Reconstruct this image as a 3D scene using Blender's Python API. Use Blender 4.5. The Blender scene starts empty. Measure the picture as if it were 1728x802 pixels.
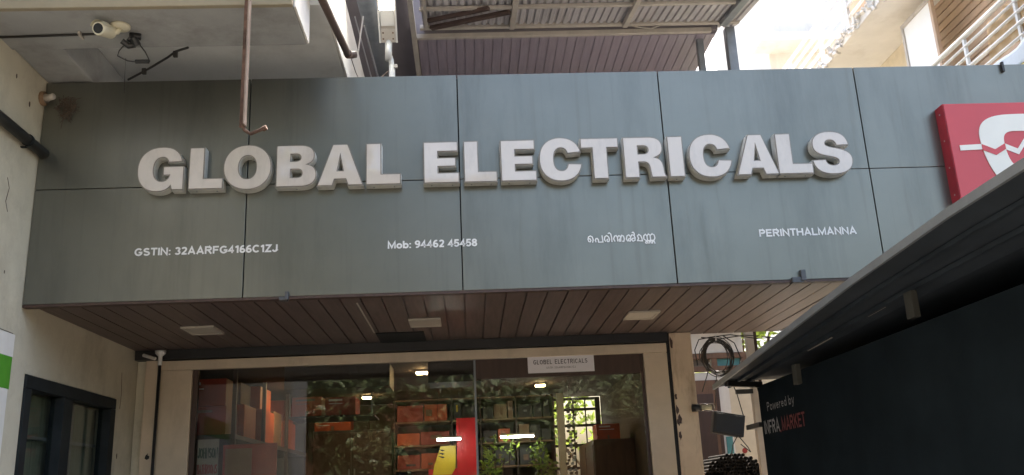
import bpy, bmesh, math, random
from mathutils import Vector, Matrix
R_ = math.radians
rnd = random.Random(7)
S = bpy.context.scene
COL = S.collection

# ------------------------------------------------------------------ camera
cam = bpy.data.cameras.new('camera')
cam.sensor_width = 36.0
cam.lens = 36.0 * 1511.685 / 1728.0
cam.clip_start = 0.05
cam.clip_end = 2000
camo = bpy.data.objects.new('camera', cam)
COL.objects.link(camo)
camo.matrix_world = Matrix.Translation((1.22935, -4.91947, 1.60077)) @ Matrix((
    (0.998075, 0.0295084, -0.0545442), (-0.0441942, -0.2785782, -0.9593962), (-0.0435051, 0.9599601, -0.2767379))).to_4x4()
S.camera = camo

# ------------------------------------------------------------------ light
SUN_EL, SUN_AZ = 62.0, 25.0          # azimuth from +Y towards +X: behind the shop, to the right
w = bpy.data.worlds.new('World')
S.world = w
w.use_nodes = True
wn = w.node_tree
bg = wn.nodes['Background']
sky = wn.nodes.new('ShaderNodeTexSky')
sky.sky_type = 'NISHITA'
sky.sun_disc = False
sky.sun_elevation = R_(SUN_EL)
sky.sun_rotation = R_(SUN_AZ)
sky.air_density = 1.3
sky.dust_density = 8.0
sky.ozone_density = 0.8
wn.links.new(sky.outputs[0], bg.inputs[0])
bg.inputs[1].default_value = 0.15
sun = bpy.data.lights.new('sun', 'SUN')
sun.energy = 4.0
sun.angle = R_(0.5)
sun.color = (1.0, 0.93, 0.82)
suno = bpy.data.objects.new('sun', sun)
COL.objects.link(suno)
sd = Vector((math.sin(R_(SUN_AZ)) * math.cos(R_(SUN_EL)), math.cos(R_(SUN_AZ)) * math.cos(R_(SUN_EL)), math.sin(R_(SUN_EL))))
suno.rotation_euler = sd.to_track_quat('Z', 'Y').to_euler()
suno.location = sd * 30
S.view_settings.view_transform = 'Standard'
S.view_settings.look = 'None'
S.view_settings.exposure = 2.35
S.view_settings.gamma = 1.0

# ------------------------------------------------------------------ materials
def mat(name, col, rough=0.6, metal=0.0, var=0.12, scale=6.0, bump=0.0, bscale=60.0, dirt=None, dirt_amt=0.0,
        dirt_scale=(3, 3, 0.6), spec=0.5, coat=0.0, col2=None, stretch=(1, 1, 1), trans=0.0):
    m = bpy.data.materials.new(name)
    m.use_nodes = True
    t = m.node_tree
    b = t.nodes['Principled BSDF']
    b.inputs['Roughness'].default_value = rough
    b.inputs['Metallic'].default_value = metal
    b.inputs['Specular IOR Level'].default_value = spec
    b.inputs['Coat Weight'].default_value = coat
    b.inputs['Transmission Weight'].default_value = trans
    tc = t.nodes.new('ShaderNodeNewGeometry')
    mp = t.nodes.new('ShaderNodeMapping')
    mp.inputs['Scale'].default_value = stretch
    t.links.new(tc.outputs['Position'], mp.inputs[0])
    n = t.nodes.new('ShaderNodeTexNoise')
    n.inputs['Scale'].default_value = scale
    n.inputs['Detail'].default_value = 8
    n.inputs['Roughness'].default_value = 0.62
    t.links.new(mp.outputs[0], n.inputs[0])
    r = t.nodes.new('ShaderNodeValToRGB')
    c1 = [max(0, c * (1 - var)) for c in col]
    c2 = [min(1, c * (1 + var)) for c in (col2 or col)]
    r.color_ramp.elements[0].position = 0.3
    r.color_ramp.elements[1].position = 0.7
    r.color_ramp.elements[0].color = (*c1, 1)
    r.color_ramp.elements[1].color = (*c2, 1)
    t.links.new(n.outputs[0], r.inputs[0])
    out = r.outputs[0]
    if dirt:
        mp2 = t.nodes.new('ShaderNodeMapping')
        mp2.inputs['Scale'].default_value = dirt_scale
        t.links.new(tc.outputs['Position'], mp2.inputs[0])
        n2 = t.nodes.new('ShaderNodeTexNoise')
        n2.inputs['Scale'].default_value = 1.0
        n2.inputs['Detail'].default_value = 10
        n2.inputs['Roughness'].default_value = 0.7
        t.links.new(mp2.outputs[0], n2.inputs[0])
        r2 = t.nodes.new('ShaderNodeValToRGB')
        r2.color_ramp.elements[0].position = 0.5
        r2.color_ramp.elements[0].color = (0, 0, 0, 1)
        r2.color_ramp.elements[1].position = 0.72
        r2.color_ramp.elements[1].color = (dirt_amt,) * 3 + (1,)
        t.links.new(n2.outputs[0], r2.inputs[0])
        mx = t.nodes.new('ShaderNodeMix')
        mx.data_type = 'RGBA'
        t.links.new(r2.outputs[0], mx.inputs[0])
        t.links.new(out, mx.inputs[6])
        mx.inputs[7].default_value = (*dirt, 1)
        out = mx.outputs[2]
    t.links.new(out, b.inputs['Base Color'])
    if bump > 0:
        nb = t.nodes.new('ShaderNodeTexNoise')
        nb.inputs['Scale'].default_value = bscale
        nb.inputs['Detail'].default_value = 4
        t.links.new(mp.outputs[0], nb.inputs[0])
        bp = t.nodes.new('ShaderNodeBump')
        bp.inputs['Strength'].default_value = bump
        bp.inputs['Distance'].default_value = 0.01
        t.links.new(nb.outputs[0], bp.inputs['Height'])
        t.links.new(bp.outputs[0], b.inputs['Normal'])
    return m

def emit(name, col, strength):
    m = bpy.data.materials.new(name)
    m.use_nodes = True
    b = m.node_tree.nodes['Principled BSDF']
    b.inputs['Base Color'].default_value = (0.8, 0.8, 0.8, 1)
    b.inputs['Emission Color'].default_value = (*col, 1)
    b.inputs['Emission Strength'].default_value = strength
    return m

def glass(name, tint=(0.9, 0.95, 0.93), ior=1.5, rough=0.0):
    m = bpy.data.materials.new(name)
    m.use_nodes = True
    t = m.node_tree
    t.nodes.clear()
    o = t.nodes.new('ShaderNodeOutputMaterial')
    mx = t.nodes.new('ShaderNodeMixShader')
    f = t.nodes.new('ShaderNodeFresnel')
    ge = t.nodes.new('ShaderNodeNewGeometry')
    mr = t.nodes.new('ShaderNodeMapRange')
    mr.inputs[3].default_value = ior
    mr.inputs[4].default_value = 1 / ior
    t.links.new(ge.outputs['Backfacing'], mr.inputs[0])
    t.links.new(mr.outputs[0], f.inputs[0])
    a = t.nodes.new('ShaderNodeBsdfTransparent')
    a.inputs[0].default_value = (*tint, 1)
    g = t.nodes.new('ShaderNodeBsdfGlossy')
    g.inputs['Roughness'].default_value = rough
    t.links.new(f.outputs[0], mx.inputs[0])
    t.links.new(a.outputs[0], mx.inputs[1])
    t.links.new(g.outputs[0], mx.inputs[2])
    t.links.new(mx.outputs[0], o.inputs[0])
    return m

M = {}
M['panel'] = mat('grey_composite_panel', (0.19, 0.192, 0.168), rough=0.31, metal=0.75, spec=0.6, var=0.07, scale=2.2, bump=0.03, bscale=9, dirt=(0.075, 0.08, 0.075), dirt_amt=0.45, dirt_scale=(2.6, 2, 0.45))
def streaks(m, col, amt, sc):
    t = m.node_tree
    b = t.nodes['Principled BSDF']
    src = b.inputs['Base Color'].links[0].from_socket
    g = t.nodes.new('ShaderNodeNewGeometry')
    mp = t.nodes.new('ShaderNodeMapping'); mp.inputs['Scale'].default_value = sc
    n = t.nodes.new('ShaderNodeTexNoise'); n.inputs['Scale'].default_value = 1; n.inputs['Detail'].default_value = 6
    r = t.nodes.new('ShaderNodeValToRGB')
    r.color_ramp.elements[0].position = .56; r.color_ramp.elements[0].color = (0, 0, 0, 1)
    r.color_ramp.elements[1].position = .70; r.color_ramp.elements[1].color = (amt, amt, amt, 1)
    mx = t.nodes.new('ShaderNodeMix'); mx.data_type = 'RGBA'; mx.inputs[7].default_value = (*col, 1)
    t.links.new(g.outputs['Position'], mp.inputs[0]); t.links.new(mp.outputs[0], n.inputs[0]); t.links.new(n.outputs[0], r.inputs[0])
    t.links.new(r.outputs[0], mx.inputs[0]); t.links.new(src, mx.inputs[6]); t.links.new(mx.outputs[2], b.inputs['Base Color'])
    # the same streaks are duller
    rr = t.nodes.new('ShaderNodeMapRange'); rr.inputs[3].default_value = b.inputs['Roughness'].default_value; rr.inputs[4].default_value = .6
    t.links.new(r.outputs[0], rr.inputs[0]); t.links.new(rr.outputs[0], b.inputs['Roughness'])
streaks(M['panel'], (0.10, 0.095, 0.08), .16, (24, 3, .9))
M['gap'] = mat('black_gap', (0.012, 0.012, 0.013), rough=0.8)
M['acrylic'] = mat('white_acrylic', (0.56, 0.51, 0.455), rough=0.07, coat=1.0, var=0.035, scale=5, bump=0.3, bscale=4, dirt=(0.34, 0.31, 0.28), dirt_amt=0.35, dirt_scale=(14, 5, 5))
M['return'] = mat('white_painted_letter_side', (0.52, 0.52, 0.48), rough=0.5, var=0.08, scale=14, dirt=(0.3, 0.28, 0.25), dirt_amt=0.5, dirt_scale=(12, 12, 12))
M['rim'] = mat('letter_rim', (0.20, 0.18, 0.155), rough=0.4, var=0.2, scale=20)
M['letter_white'] = mat('vinyl_white', (0.72, 0.72, 0.71), rough=0.5, var=0.05)
M['red'] = mat('red_acrylic', (0.50, 0.055, 0.065), rough=0.22, var=0.05, scale=3, bump=0.03, bscale=5)
M['red_side'] = mat('red_painted_side', (0.33, 0.022, 0.035), rough=0.35, var=0.15, scale=18)
M['emblem'] = mat('white_emblem', (0.72, 0.72, 0.66), rough=0.25, var=0.03)
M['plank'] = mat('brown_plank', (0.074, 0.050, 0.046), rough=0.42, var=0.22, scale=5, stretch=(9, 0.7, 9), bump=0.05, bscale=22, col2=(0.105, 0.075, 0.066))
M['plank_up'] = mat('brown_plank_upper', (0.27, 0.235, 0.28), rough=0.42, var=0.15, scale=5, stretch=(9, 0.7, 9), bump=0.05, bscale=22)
M['cream'] = mat('cream_plaster', (0.54, 0.50, 0.39), rough=0.85, var=0.1, scale=1.6, bump=0.25, bscale=45, dirt=(0.2, 0.165, 0.12), dirt_amt=0.55, dirt_scale=(1.6, 1.6, 1.1))
M['white_wall'] = mat('white_plaster', (0.70, 0.68, 0.64), rough=0.85, var=0.08, scale=2, bump=0.2, bscale=40, dirt=(0.42, 0.38, 0.32), dirt_amt=0.4, dirt_scale=(2, 2, 0.7))
M['concrete'] = mat('grey_painted_concrete', (0.33, 0.335, 0.33), rough=0.9, var=0.12, scale=2.2, bump=0.25, bscale=30, dirt=(0.16, 0.15, 0.14), dirt_amt=0.6, dirt_scale=(2.5, 2.5, 2.5))
M['ceiling'] = mat('bounce_lit_ceiling', (0.60, 0.61, 0.59), rough=0.9, var=0.1, scale=1.6, bump=0.2, bscale=30, dirt=(0.36, 0.35, 0.33), dirt_amt=0.5, dirt_scale=(2, 2, 2))  # paler than the beam: bounced light is put into the colour
M['tan'] = mat('tan_plaster', (0.30, 0.26, 0.185), rough=0.9, var=0.14, scale=3, bump=0.3, bscale=35, dirt=(0.24, 0.19, 0.12), dirt_amt=0.6, dirt_scale=(3, 3, 3))
M['frame'] = mat('beige_frame', (0.56, 0.46, 0.34), rough=0.5, var=0.1, scale=4, dirt=(0.24, 0.19, 0.13), dirt_amt=0.35, dirt_scale=(5, 5, 1.2))
M['peel'] = mat('cream_column_paint', (0.66, 0.52, 0.37), rough=0.7, var=0.1, scale=4, bump=0.2, bscale=30, dirt=(0.26, 0.16, 0.1), dirt_amt=0.7, dirt_scale=(9, 9, 2.2))
M['navy'] = mat('dark_navy_frame', (0.015, 0.019, 0.021), rough=0.6, spec=0.2, var=0.25, scale=8)
M['black'] = mat('black_plastic', (0.015, 0.015, 0.016), rough=0.45, var=0.3)
M['cable'] = mat('black_cable', (0.022, 0.02, 0.019), rough=0.6, var=0.3)
M['rust'] = mat('rusty_steel', (0.085, 0.045, 0.03), rough=0.8, var=0.45, scale=9, bump=0.5, bscale=60, col2=(0.15, 0.085, 0.06))
M['rust_light'] = mat('pale_steel_edge', (0.27, 0.205, 0.165), rough=0.6, var=0.3, scale=12)  # paler tone for the hanger's right flange and a lamp clamp
M['brown_pipe'] = mat('brown_pipe', (0.085, 0.055, 0.045), rough=0.5, var=0.25, scale=8)
M['camera_white'] = mat('aged_white_plastic', (0.62, 0.58, 0.44), rough=0.4, var=0.06, scale=12)
M['lens'] = mat('dark_lens', (0.01, 0.012, 0.015), rough=0.08, var=0.1)
M['steel_cream'] = mat('cream_steel_tube', (0.44, 0.40, 0.35), rough=0.5, var=0.12, scale=8)
M['steel_grey'] = mat('grey_steel', (0.22, 0.24, 0.26), rough=0.45, metal=0.3, var=0.15, scale=8)
M['sheet'] = mat('corrugated_sheet', (0.45, 0.43, 0.44), rough=0.5, var=0.1, scale=3, dirt=(0.2, 0.17, 0.15), dirt_amt=0.4, dirt_scale=(3, 1, 1))
M['mauve_plaster'] = mat('mauve_grey_plaster', (0.20, 0.18, 0.19), rough=0.85, var=0.1, scale=2, bump=0.1)  # mauve grey is the plaster's own colour
M['alu'] = mat('white_aluminium', (0.62, 0.62, 0.60), rough=0.35, metal=0.2, var=0.06)
M['rod'] = mat('galvanised_rod', (0.5, 0.5, 0.52), rough=0.4, metal=0.4, var=0.1)
M['green'] = mat('green_paint', (0.075, 0.29, 0.022), rough=0.55, var=0.1, scale=10)
M['kiosk'] = mat('dark_navy_board', (0.0125, 0.0175, 0.0215), rough=0.9, spec=0.02, var=0.25, scale=3, bump=0.05, bscale=20)
M['roof_dark'] = mat('dark_roof_sheet', (0.03, 0.038, 0.048), rough=0.6, spec=0.2, var=0.25, scale=4)
M['screen'] = mat('white_painted_sheet', (0.84, 0.84, 0.82), rough=0.5, var=0.03)
M['facade_dark'] = mat('dark_facade', (0.05, 0.048, 0.045), rough=0.8, spec=0.1, var=0.3, scale=.6)  # kept dark so the added storeys opposite reflect dimly in the sign
M['pale_bounce_cement'] = mat('pale_bounce_cement', (0.58, 0.50, 0.40), rough=0.9, var=0.1, scale=2)
M['poster'] = mat('pale_poster', (0.34, 0.33, 0.29), rough=0.6, var=0.1, scale=6)
M['curtain'] = mat('grey_curtain', (0.20, 0.22, 0.18), rough=0.9, var=0.3, scale=6, stretch=(8, 8, .5))
M['wire'] = mat('grey_brown_wire', (0.045, 0.04, 0.036), rough=0.5, var=0.4, scale=30)
M['clip'] = mat('dark_grey_clip', (0.07, 0.075, 0.08), rough=0.5)
M['bracket'] = mat('dull_bracket', (0.035, 0.034, 0.028), rough=0.7)
M['trim_grey'] = mat('grey_sheet_edge', (0.24, 0.26, 0.28), rough=0.4, metal=0.35, var=0.12, scale=10)
M['print_grey'] = mat('grey_print', (0.30, 0.30, 0.31), rough=0.6, var=0.05)
M['print_red'] = mat('dim_red_print', (0.16, 0.018, 0.022), rough=0.6, var=0.1)
M['paper'] = mat('white_paper', (0.78, 0.75, 0.78), rough=0.6, var=0.03)
M['ink'] = mat('dark_ink', (0.06, 0.06, 0.07), rough=0.6)
M['ink_green'] = mat('green_ink', (0.02, 0.07, 0.05), rough=0.6)
M['ink_red'] = mat('red_ink', (0.28, 0.03, 0.025), rough=0.6)
M['glass'] = glass('shop_glass', (0.82, 0.82, 0.80), 1.45)
M['pane'] = glass('window_glass', (0.82, 0.86, 0.84), 1.5)
M['clear'] = glass('clear_glass', (0.85, 0.85, 0.8), 1.45)
M['red_box'] = mat('red_carton', (0.32, 0.05, 0.03), rough=0.55, var=0.2, scale=7)
M['orange_box'] = mat('orange_carton', (0.50, 0.10, 0.03), rough=0.55, var=0.2, scale=7)
M['kraft_box'] = mat('brown_carton', (0.24, 0.15, 0.085), rough=0.7, var=0.2, scale=7)
M['dark_box'] = mat('dark_carton', (0.035, 0.035, 0.04), rough=0.5, var=0.3, scale=7)
M['box_print'] = mat('carton_print', (0.22, 0.13, 0.09), rough=0.6, var=0.2, scale=30)
M['wood'] = mat('brown_wood', (0.14, 0.075, 0.042), rough=0.5, var=0.25, scale=4, stretch=(6, 6, 0.8), bump=0.1, bscale=20)
M['wood_dark'] = mat('dark_wood', (0.055, 0.03, 0.022), rough=0.5, var=0.25, scale=4, stretch=(6, 6, 0.8))
M['int_wall'] = mat('interior_plaster', (0.13, 0.105, 0.078), rough=0.8, var=0.08, scale=2)
M['int_dark'] = mat('interior_dark_board', (0.06, 0.05, 0.045), rough=0.6, var=0.2)
M['banner_red'] = mat('red_banner', (0.62, 0.012, 0.02), rough=0.4, var=0.12, scale=4)
M['banner_yellow'] = mat('yellow_banner', (0.72, 0.52, 0.03), rough=0.4, var=0.12, scale=4)
M['teal'] = mat('teal_paint', (0.07, 0.24, 0.25), rough=0.5, var=0.12)
M['leaf'] = mat('leaf_green', (0.055, 0.10, 0.02), rough=0.55, var=0.5, scale=5, col2=(0.12, 0.17, 0.035))
def translucent(m, k, tint):
    t = m.node_tree
    b = t.nodes['Principled BSDF']
    o = [n for n in t.nodes if n.type == 'OUTPUT_MATERIAL'][0]
    tr = t.nodes.new('ShaderNodeBsdfTranslucent')
    tr.inputs[0].default_value = (*tint, 1)
    mx = t.nodes.new('ShaderNodeMixShader')
    mx.inputs[0].default_value = k
    t.links.new(b.outputs[0], mx.inputs[1])
    t.links.new(tr.outputs[0], mx.inputs[2])
    t.links.new(mx.outputs[0], o.inputs[0])
translucent(M['leaf'], .5, (0.32, 0.42, 0.07))
M['pvc'] = mat('dark_pvc', (0.032, 0.03, 0.028), rough=0.8, spec=0.1, var=0.3, scale=20)
M['leaf_dark'] = mat('leaf_dark_green', (0.045, 0.075, 0.025), rough=0.5, var=0.5, scale=6, col2=(0.09, 0.12, 0.045))
M['bark'] = mat('bark', (0.10, 0.07, 0.045), rough=0.9, var=0.3, scale=12)
M['ground'] = mat('packed_ground', (0.2, 0.185, 0.165), rough=0.95, var=0.2, scale=1.5, bump=0.3, bscale=20)
M['asphalt'] = mat('dusty_road', (0.11, 0.10, 0.088), rough=0.9, var=0.25, scale=3, bump=0.3, bscale=120)
M['shutter_brown'] = mat('brown_siding', (0.50, 0.36, 0.25), rough=0.6, var=0.12, scale=3)
M['ochre'] = mat('ochre_plaster', (0.60, 0.53, 0.40), rough=0.85, var=0.1)
M['cloth_blue'] = mat('pale_blue_cloth', (0.55, 0.62, 0.68), rough=0.9, var=0.1, scale=9)
M['cloth_orange'] = mat('pale_orange_cloth', (0.62, 0.46, 0.28), rough=0.9, var=0.1, scale=9)
M['cloth_yellow'] = mat('yellow_pattern_cloth', (0.62, 0.55, 0.12), rough=0.9, var=0.6, scale=28, col2=(0.5, 0.42, 0.2))
M['lamp_panel'] = mat('recessed_lamp_panel', (0.42, 0.38, 0.32), rough=0.5, var=0.05)
M['mud'] = mat('dry_mud_fibre', (0.10, 0.075, 0.055), rough=0.95, var=0.4, scale=40)
M['led'] = emit('led_white', (1.0, 0.96, 0.82), 14)
M['tube'] = emit('tube_white', (0.93, 1.0, 0.92), 14)
M['warm'] = emit('warm_lamp', (1.0, 0.66, 0.30), 22)

# ------------------------------------------------------------------ mesh helpers
class MB:
    def __init__(s):
        s.bm = bmesh.new()
    def box(s, x0, x1, y0, y1, z0, z1, bev=0.0, rot=None):
        r = bmesh.ops.create_cube(s.bm, size=1.0)
        vs = r['verts']
        c = Vector(((x0 + x1) / 2, (y0 + y1) / 2, (z0 + z1) / 2))
        for v in vs:
            v.co = Vector((v.co.x * (x1 - x0), v.co.y * (y1 - y0), v.co.z * (z1 - z0)))
            if rot:
                v.co = rot @ v.co
            v.co += c
        if bev > 0:
            es = list({e for v in vs for e in v.link_edges})
            bmesh.ops.bevel(s.bm, geom=es, offset=bev, segments=2, profile=0.6, affect='EDGES')
        return s
    def quad(s, a, b, c, d):
        s.bm.faces.new([s.bm.verts.new(p) for p in (a, b, c, d)])
        return s
    def poly(s, pts):
        s.bm.faces.new([s.bm.verts.new(p) for p in pts])
        return s
    def prism(s, pts, off):
        off = Vector(off)
        a = [s.bm.verts.new(p) for p in pts]
        b = [s.bm.verts.new(Vector(p) + off) for p in pts]
        n = len(pts)
        s.bm.faces.new(a)
        s.bm.faces.new(b[::-1])
        for i in range(n):
            s.bm.faces.new((a[i], b[i], b[(i + 1) % n], a[(i + 1) % n]))
        return s
    def tube(s, pts, r, seg=10, cap=True):
        pts = [Vector(p) for p in pts]
        rs = r if isinstance(r, (list, tuple)) else [r] * len(pts)
        rings = []
        u = None
        for i, p in enumerate(pts):
            d = (pts[min(i + 1, len(pts) - 1)] - pts[max(i - 1, 0)])
            if d.length < 1e-9:
                d = Vector((0, 0, 1))
            d.normalize()
            if u is None:
                u = d.orthogonal().normalized()
            u = (u - d * u.dot(d))
            if u.length < 1e-6:
                u = d.orthogonal()
            u.normalize()
            v = d.cross(u)
            rings.append([s.bm.verts.new(p + (u * math.cos(2 * math.pi * k / seg) + v * math.sin(2 * math.pi * k / seg)) * rs[i]) for k in range(seg)])
        for a, b in zip(rings, rings[1:]):
            for k in range(seg):
                s.bm.faces.new((a[k], a[(k + 1) % seg], b[(k + 1) % seg], b[k]))
        if cap:
            s.bm.faces.new(rings[0][::-1])
            s.bm.faces.new(rings[-1])
        return s
    def ribbon(s, pts, wd, plane, off=0.0, closed=False):
        """flat stroke with mitred joints; pts are 2D, plane maps (u,v,h)->world"""
        P = [Vector(p) for p in pts]
        n = len(P)
        L, Rr = [], []
        for i in range(n):
            if closed:
                d1 = (P[i] - P[i - 1]); d2 = (P[(i + 1) % n] - P[i])
            else:
                d1 = P[i] - P[max(i - 1, 0)] if i > 0 else P[1] - P[0]
                d2 = P[min(i + 1, n - 1)] - P[i] if i < n - 1 else d1
            d1 = d1.normalized(); d2 = d2.normalized()
            n1 = Vector((-d1.y, d1.x)); n2 = Vector((-d2.y, d2.x))
            m = n1 + n2
            if m.length < 1e-6:
                m = n1
            m.normalize()
            k = 1.0 / max(0.45, m.dot(n1))
            L.append(s.bm.verts.new(plane(*(P[i] + m * wd / 2 * k), off)))
            Rr.append(s.bm.verts.new(plane(*(P[i] - m * wd / 2 * k), off)))
        rng = n if closed else n - 1
        for i in range(rng):
            j = (i + 1) % n
            s.bm.faces.new((L[i], Rr[i], Rr[j], L[j]))
        return s
    def build(s, name, material, parent=None, smooth=False):
        bm = s.bm
        bmesh.ops.recalc_face_normals(bm, faces=bm.faces)
        me = bpy.data.meshes.new(name)
        lo = Vector((1e9,) * 3); hi = -lo
        for v in bm.verts:
            for i in range(3):
                lo[i] = min(lo[i], v.co[i]); hi[i] = max(hi[i], v.co[i])
        c = Vector(((lo.x + hi.x) / 2, (lo.y + hi.y) / 2, lo.z))
        for v in bm.verts:
            v.co -= c
        bm.to_mesh(me)
        bm.free()
        if smooth:
            for p in me.polygons:
                p.use_smooth = True
        for mm in (material if isinstance(material, (list, tuple)) else [material]):
            me.materials.append(mm)
        return link(name, me, c, parent)

W = {}          # world location of every object built, by name
def link(name, data, loc, parent=None, rot=None):
    o = bpy.data.objects.new(name, data)
    COL.objects.link(o)
    loc = Vector(loc)
    W[o.name] = loc
    if parent is not None:
        o.parent = parent
        o.location = loc - W[parent.name]
    else:
        o.location = loc
    if rot:
        o.rotation_euler = rot
    return o

def tag(o, label=None, cat=None, group=None, kind=None):
    if label: o['label'] = label
    if cat: o['category'] = cat
    if group: o['group'] = group
    if kind: o['kind'] = kind
    return o

def thing(name, loc, label, cat, group=None):
    return tag(link(name, None, loc), label, cat, group)

def repeat(src, name, loc, parent=None, rot=None, scale=None):
    o = link(name, src.data, loc, parent, rot)
    if scale: o.scale = scale
    return o

def bez(p0, p1, p2, p3, n=9):
    out = []
    for i in range(1, n + 1):
        t = i / n
        a = (1 - t) ** 3; b = 3 * (1 - t) ** 2 * t; c = 3 * (1 - t) * t * t; d = t ** 3
        out.append((a * p0[0] + b * p1[0] + c * p2[0] + d * p3[0], a * p0[1] + b * p1[1] + c * p2[1] + d * p3[1]))
    return out

def path(start, *segs):
    pts = [start]
    for s in segs:
        if len(s) == 2 and not isinstance(s[0], tuple):
            pts.append(s)
        else:
            pts += bez(pts[-1], *s)
    if (Vector(pts[0]) - Vector(pts[-1])).length < 1e-6:
        pts.pop()
    return pts

def ell(cx, cy, rx, ry, a0, a1, n=14, e=1.0):
    out = []
    for i in range(n + 1):
        a = R_(a0 + (a1 - a0) * i / n)
        c, s = math.cos(a), math.sin(a)
        out.append((cx + rx * math.copysign(abs(c) ** e, c), cy + ry * math.copysign(abs(s) ** e, s)))
    return out

# ------------------------------------------------------------------ setting: ground and street
MB().box(-60, 60, -60, 60, -0.3, 0.0).build('ground', M['ground']).__setitem__('kind', 'structure')
MB().box(-60, 60, -13.5, -5.5, -0.2, 0.004).build('road', M['asphalt']).__setitem__('kind', 'structure')
MB().box(2.98, 8.0, .7, 6.5, -0.1, 0.03).build('bounce_floor', M['pale_bounce_cement']).__setitem__('kind', 'structure')  # pale floor added to bounce sunlight onto the soffit's right end

# ------------------------------------------------------------------ the long sign fascia
PW, SB, SM, ST = 1.22, 2.72, 3.3825, 4.0465
XL = -1.19
sign = thing('shop_sign', (1.8, 0.0, SB), 'long grey panelled shop fascia reading GLOBAL ELECTRICALS in raised white letters', 'shop sign')
# dark carcass behind the panels
MB().box(XL + 0.004, 6.08, 0.028, 0.16, SB + 0.03, ST - 0.012).build('backing', M['gap'], sign)
xs = [XL + 0.002, 0.0, PW, 2 * PW, 3 * PW, 4 * PW, 5 * PW]
for i in range(len(xs) - 1):
    for z0, z1 in ((SB, SM), (SM, ST)):
        g = 0.0035
        a, b, c, d = xs[i] + g, xs[i + 1] - g, z0 + (g * 0.7 if z0 == SM else 0), z1 - (g * 0.7 if z1 == SM else 0)
        wv = rnd.uniform(-0.0015, 0.0015)
        MB().box(a, b, wv, wv + 0.026, c, d, bev=0.0015).build('panel', M['panel'], sign)
# brown trim along the lower edge of the fascia
MB().box(XL + 0.004, 6.0, 0.001, 0.05, SB - 0.016, SB - 0.002).build('trim', M['wood_dark'], sign)
# small fixing clips on the edges
for cx, zz, sc in ((0.228, SB - 0.012, 0.8), (3.135, SB + 0.0, 1.25)):
    m = MB()
    m.box(cx - 0.03 * sc, cx + 0.022 * sc, -0.022, 0.03, zz - 0.018 * sc, zz + 0.008 * sc, bev=0.003)
    m.box(cx + 0.012 * sc, cx + 0.034 * sc, -0.03, -0.004, zz - 0.012, zz + 0.04 * sc, bev=0.002)
    m.build('clip', M['clip'], sign)
MB().box(4.597, 4.612, -0.02, -0.002, ST - 0.055, ST + 0.012, bev=0.002).build('clip', M['black'], sign)

# ---- raised letters: outlines in a unit box (height 1), stretched to the measured widths
def G_E():
    w = .83
    return w, [[(0, 0), (w, 0), (w, .255), (.35, .255), (.35, .39), (.76, .39), (.76, .615), (.35, .615), (.35, .75), (.81, .75), (.81, 1), (0, 1)]]
def G_L():
    w = .80
    return w, [[(0, 0), (w, 0), (w, .265), (.36, .265), (.36, 1), (0, 1)]]
def G_T():
    w = .9
    return w, [[(.27, 0), (.63, 0), (.63, .745), (w, .745), (w, 1), (0, 1), (0, .745), (.27, .745)]]
def G_I():
    return .36, [[(0, 0), (.36, 0), (.36, 1), (0, 1)]]
def G_A():
    w = 1.06
    return w, [[(0, 0), (.36, 0), (.41, .15), (.65, .15), (.70, 0), (w, 0), (.705, 1), (.355, 1)], [(.475, .365), (.53, .655), (.585, .365)]]
def G_O():
    w = 1.06
    return w, [ell(.53, .5, .53, .535, 0, 360, 48, .93)[:-1], ell(.53, .5, .185, .265, 0, 360, 36, .9)[:-1]]
def G_B():
    w = .94
    o = path((0, 0), (.55, 0), ((.80, 0), (w, .10), (w, .29)), ((w, .42), (.87, .51), (.75, .535)), ((.84, .57), (.895, .65), (.895, .755)), ((.895, .92), (.77, 1), (.53, 1)), (0, 1))
    h1 = path((.35, .62), (.47, .62), ((.53, .62), (.56, .65), (.56, .695)), ((.56, .745), (.53, .77), (.47, .77)), (.35, .77))
    h2 = path((.35, .235), (.50, .235), ((.565, .235), (.595, .275), (.595, .32)), ((.595, .375), (.565, .41), (.50, .41)), (.35, .41))
    return w, [o, h1, h2]
def G_R():
    w = 1.0
    o = path((0, 0), (.36, 0), (.36, .375), (.44, .375), ((.56, .375), (.585, .33), (.60, .22)), ((.612, .11), (.612, .04), (.64, 0)), (w, 0), (w, .035),
             ((.955, .07), (.955, .12), (.945, .23)), ((.93, .38), (.89, .455), (.77, .49)), ((.88, .53), (.945, .61), (.945, .73)), ((.945, .91), (.83, 1), (.60, 1)), (0, 1))
    h = path((.36, .59), (.47, .59), ((.55, .59), (.585, .625), (.585, .68)), ((.585, .735), (.55, .77), (.47, .77)), (.36, .77))
    return w, [o, h]
def G_C():
    w = 1.0
    o = path((.985, .655), ((.95, .88), (.77, 1.035), (.51, 1.035)), ((.19, 1.035), (0, .83), (0, .50)), ((0, .17), (.19, -.035), (.51, -.035)), ((.79, -.035), (.97, .13), (w, .385)),
             (.665, .40), ((.645, .29), (.60, .235), (.52, .235)), ((.41, .235), (.355, .33), (.355, .50)), ((.355, .67), (.41, .765), (.515, .765)), ((.60, .765), (.645, .71), (.655, .625)))
    return w, [o]
def G_G():
    w = 1.0
    o = path((.965, .665), ((.93, .90), (.78, 1.035), (.53, 1.035)), ((.20, 1.035), (0, .83), (0, .49)), ((0, .16), (.17, -.035), (.44, -.035)), ((.57, -.035), (.66, .01), (.72, .085)),
             (.745, 0), (w, 0), (w, .57), (.545, .57), (.545, .345), (.68, .345), ((.66, .265), (.61, .225), (.53, .225)), ((.42, .225), (.355, .33), (.355, .495)), ((.355, .67), (.42, .77), (.525, .77)),
             ((.60, .77), (.64, .725), (.65, .645)))
    return w, [o]
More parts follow.
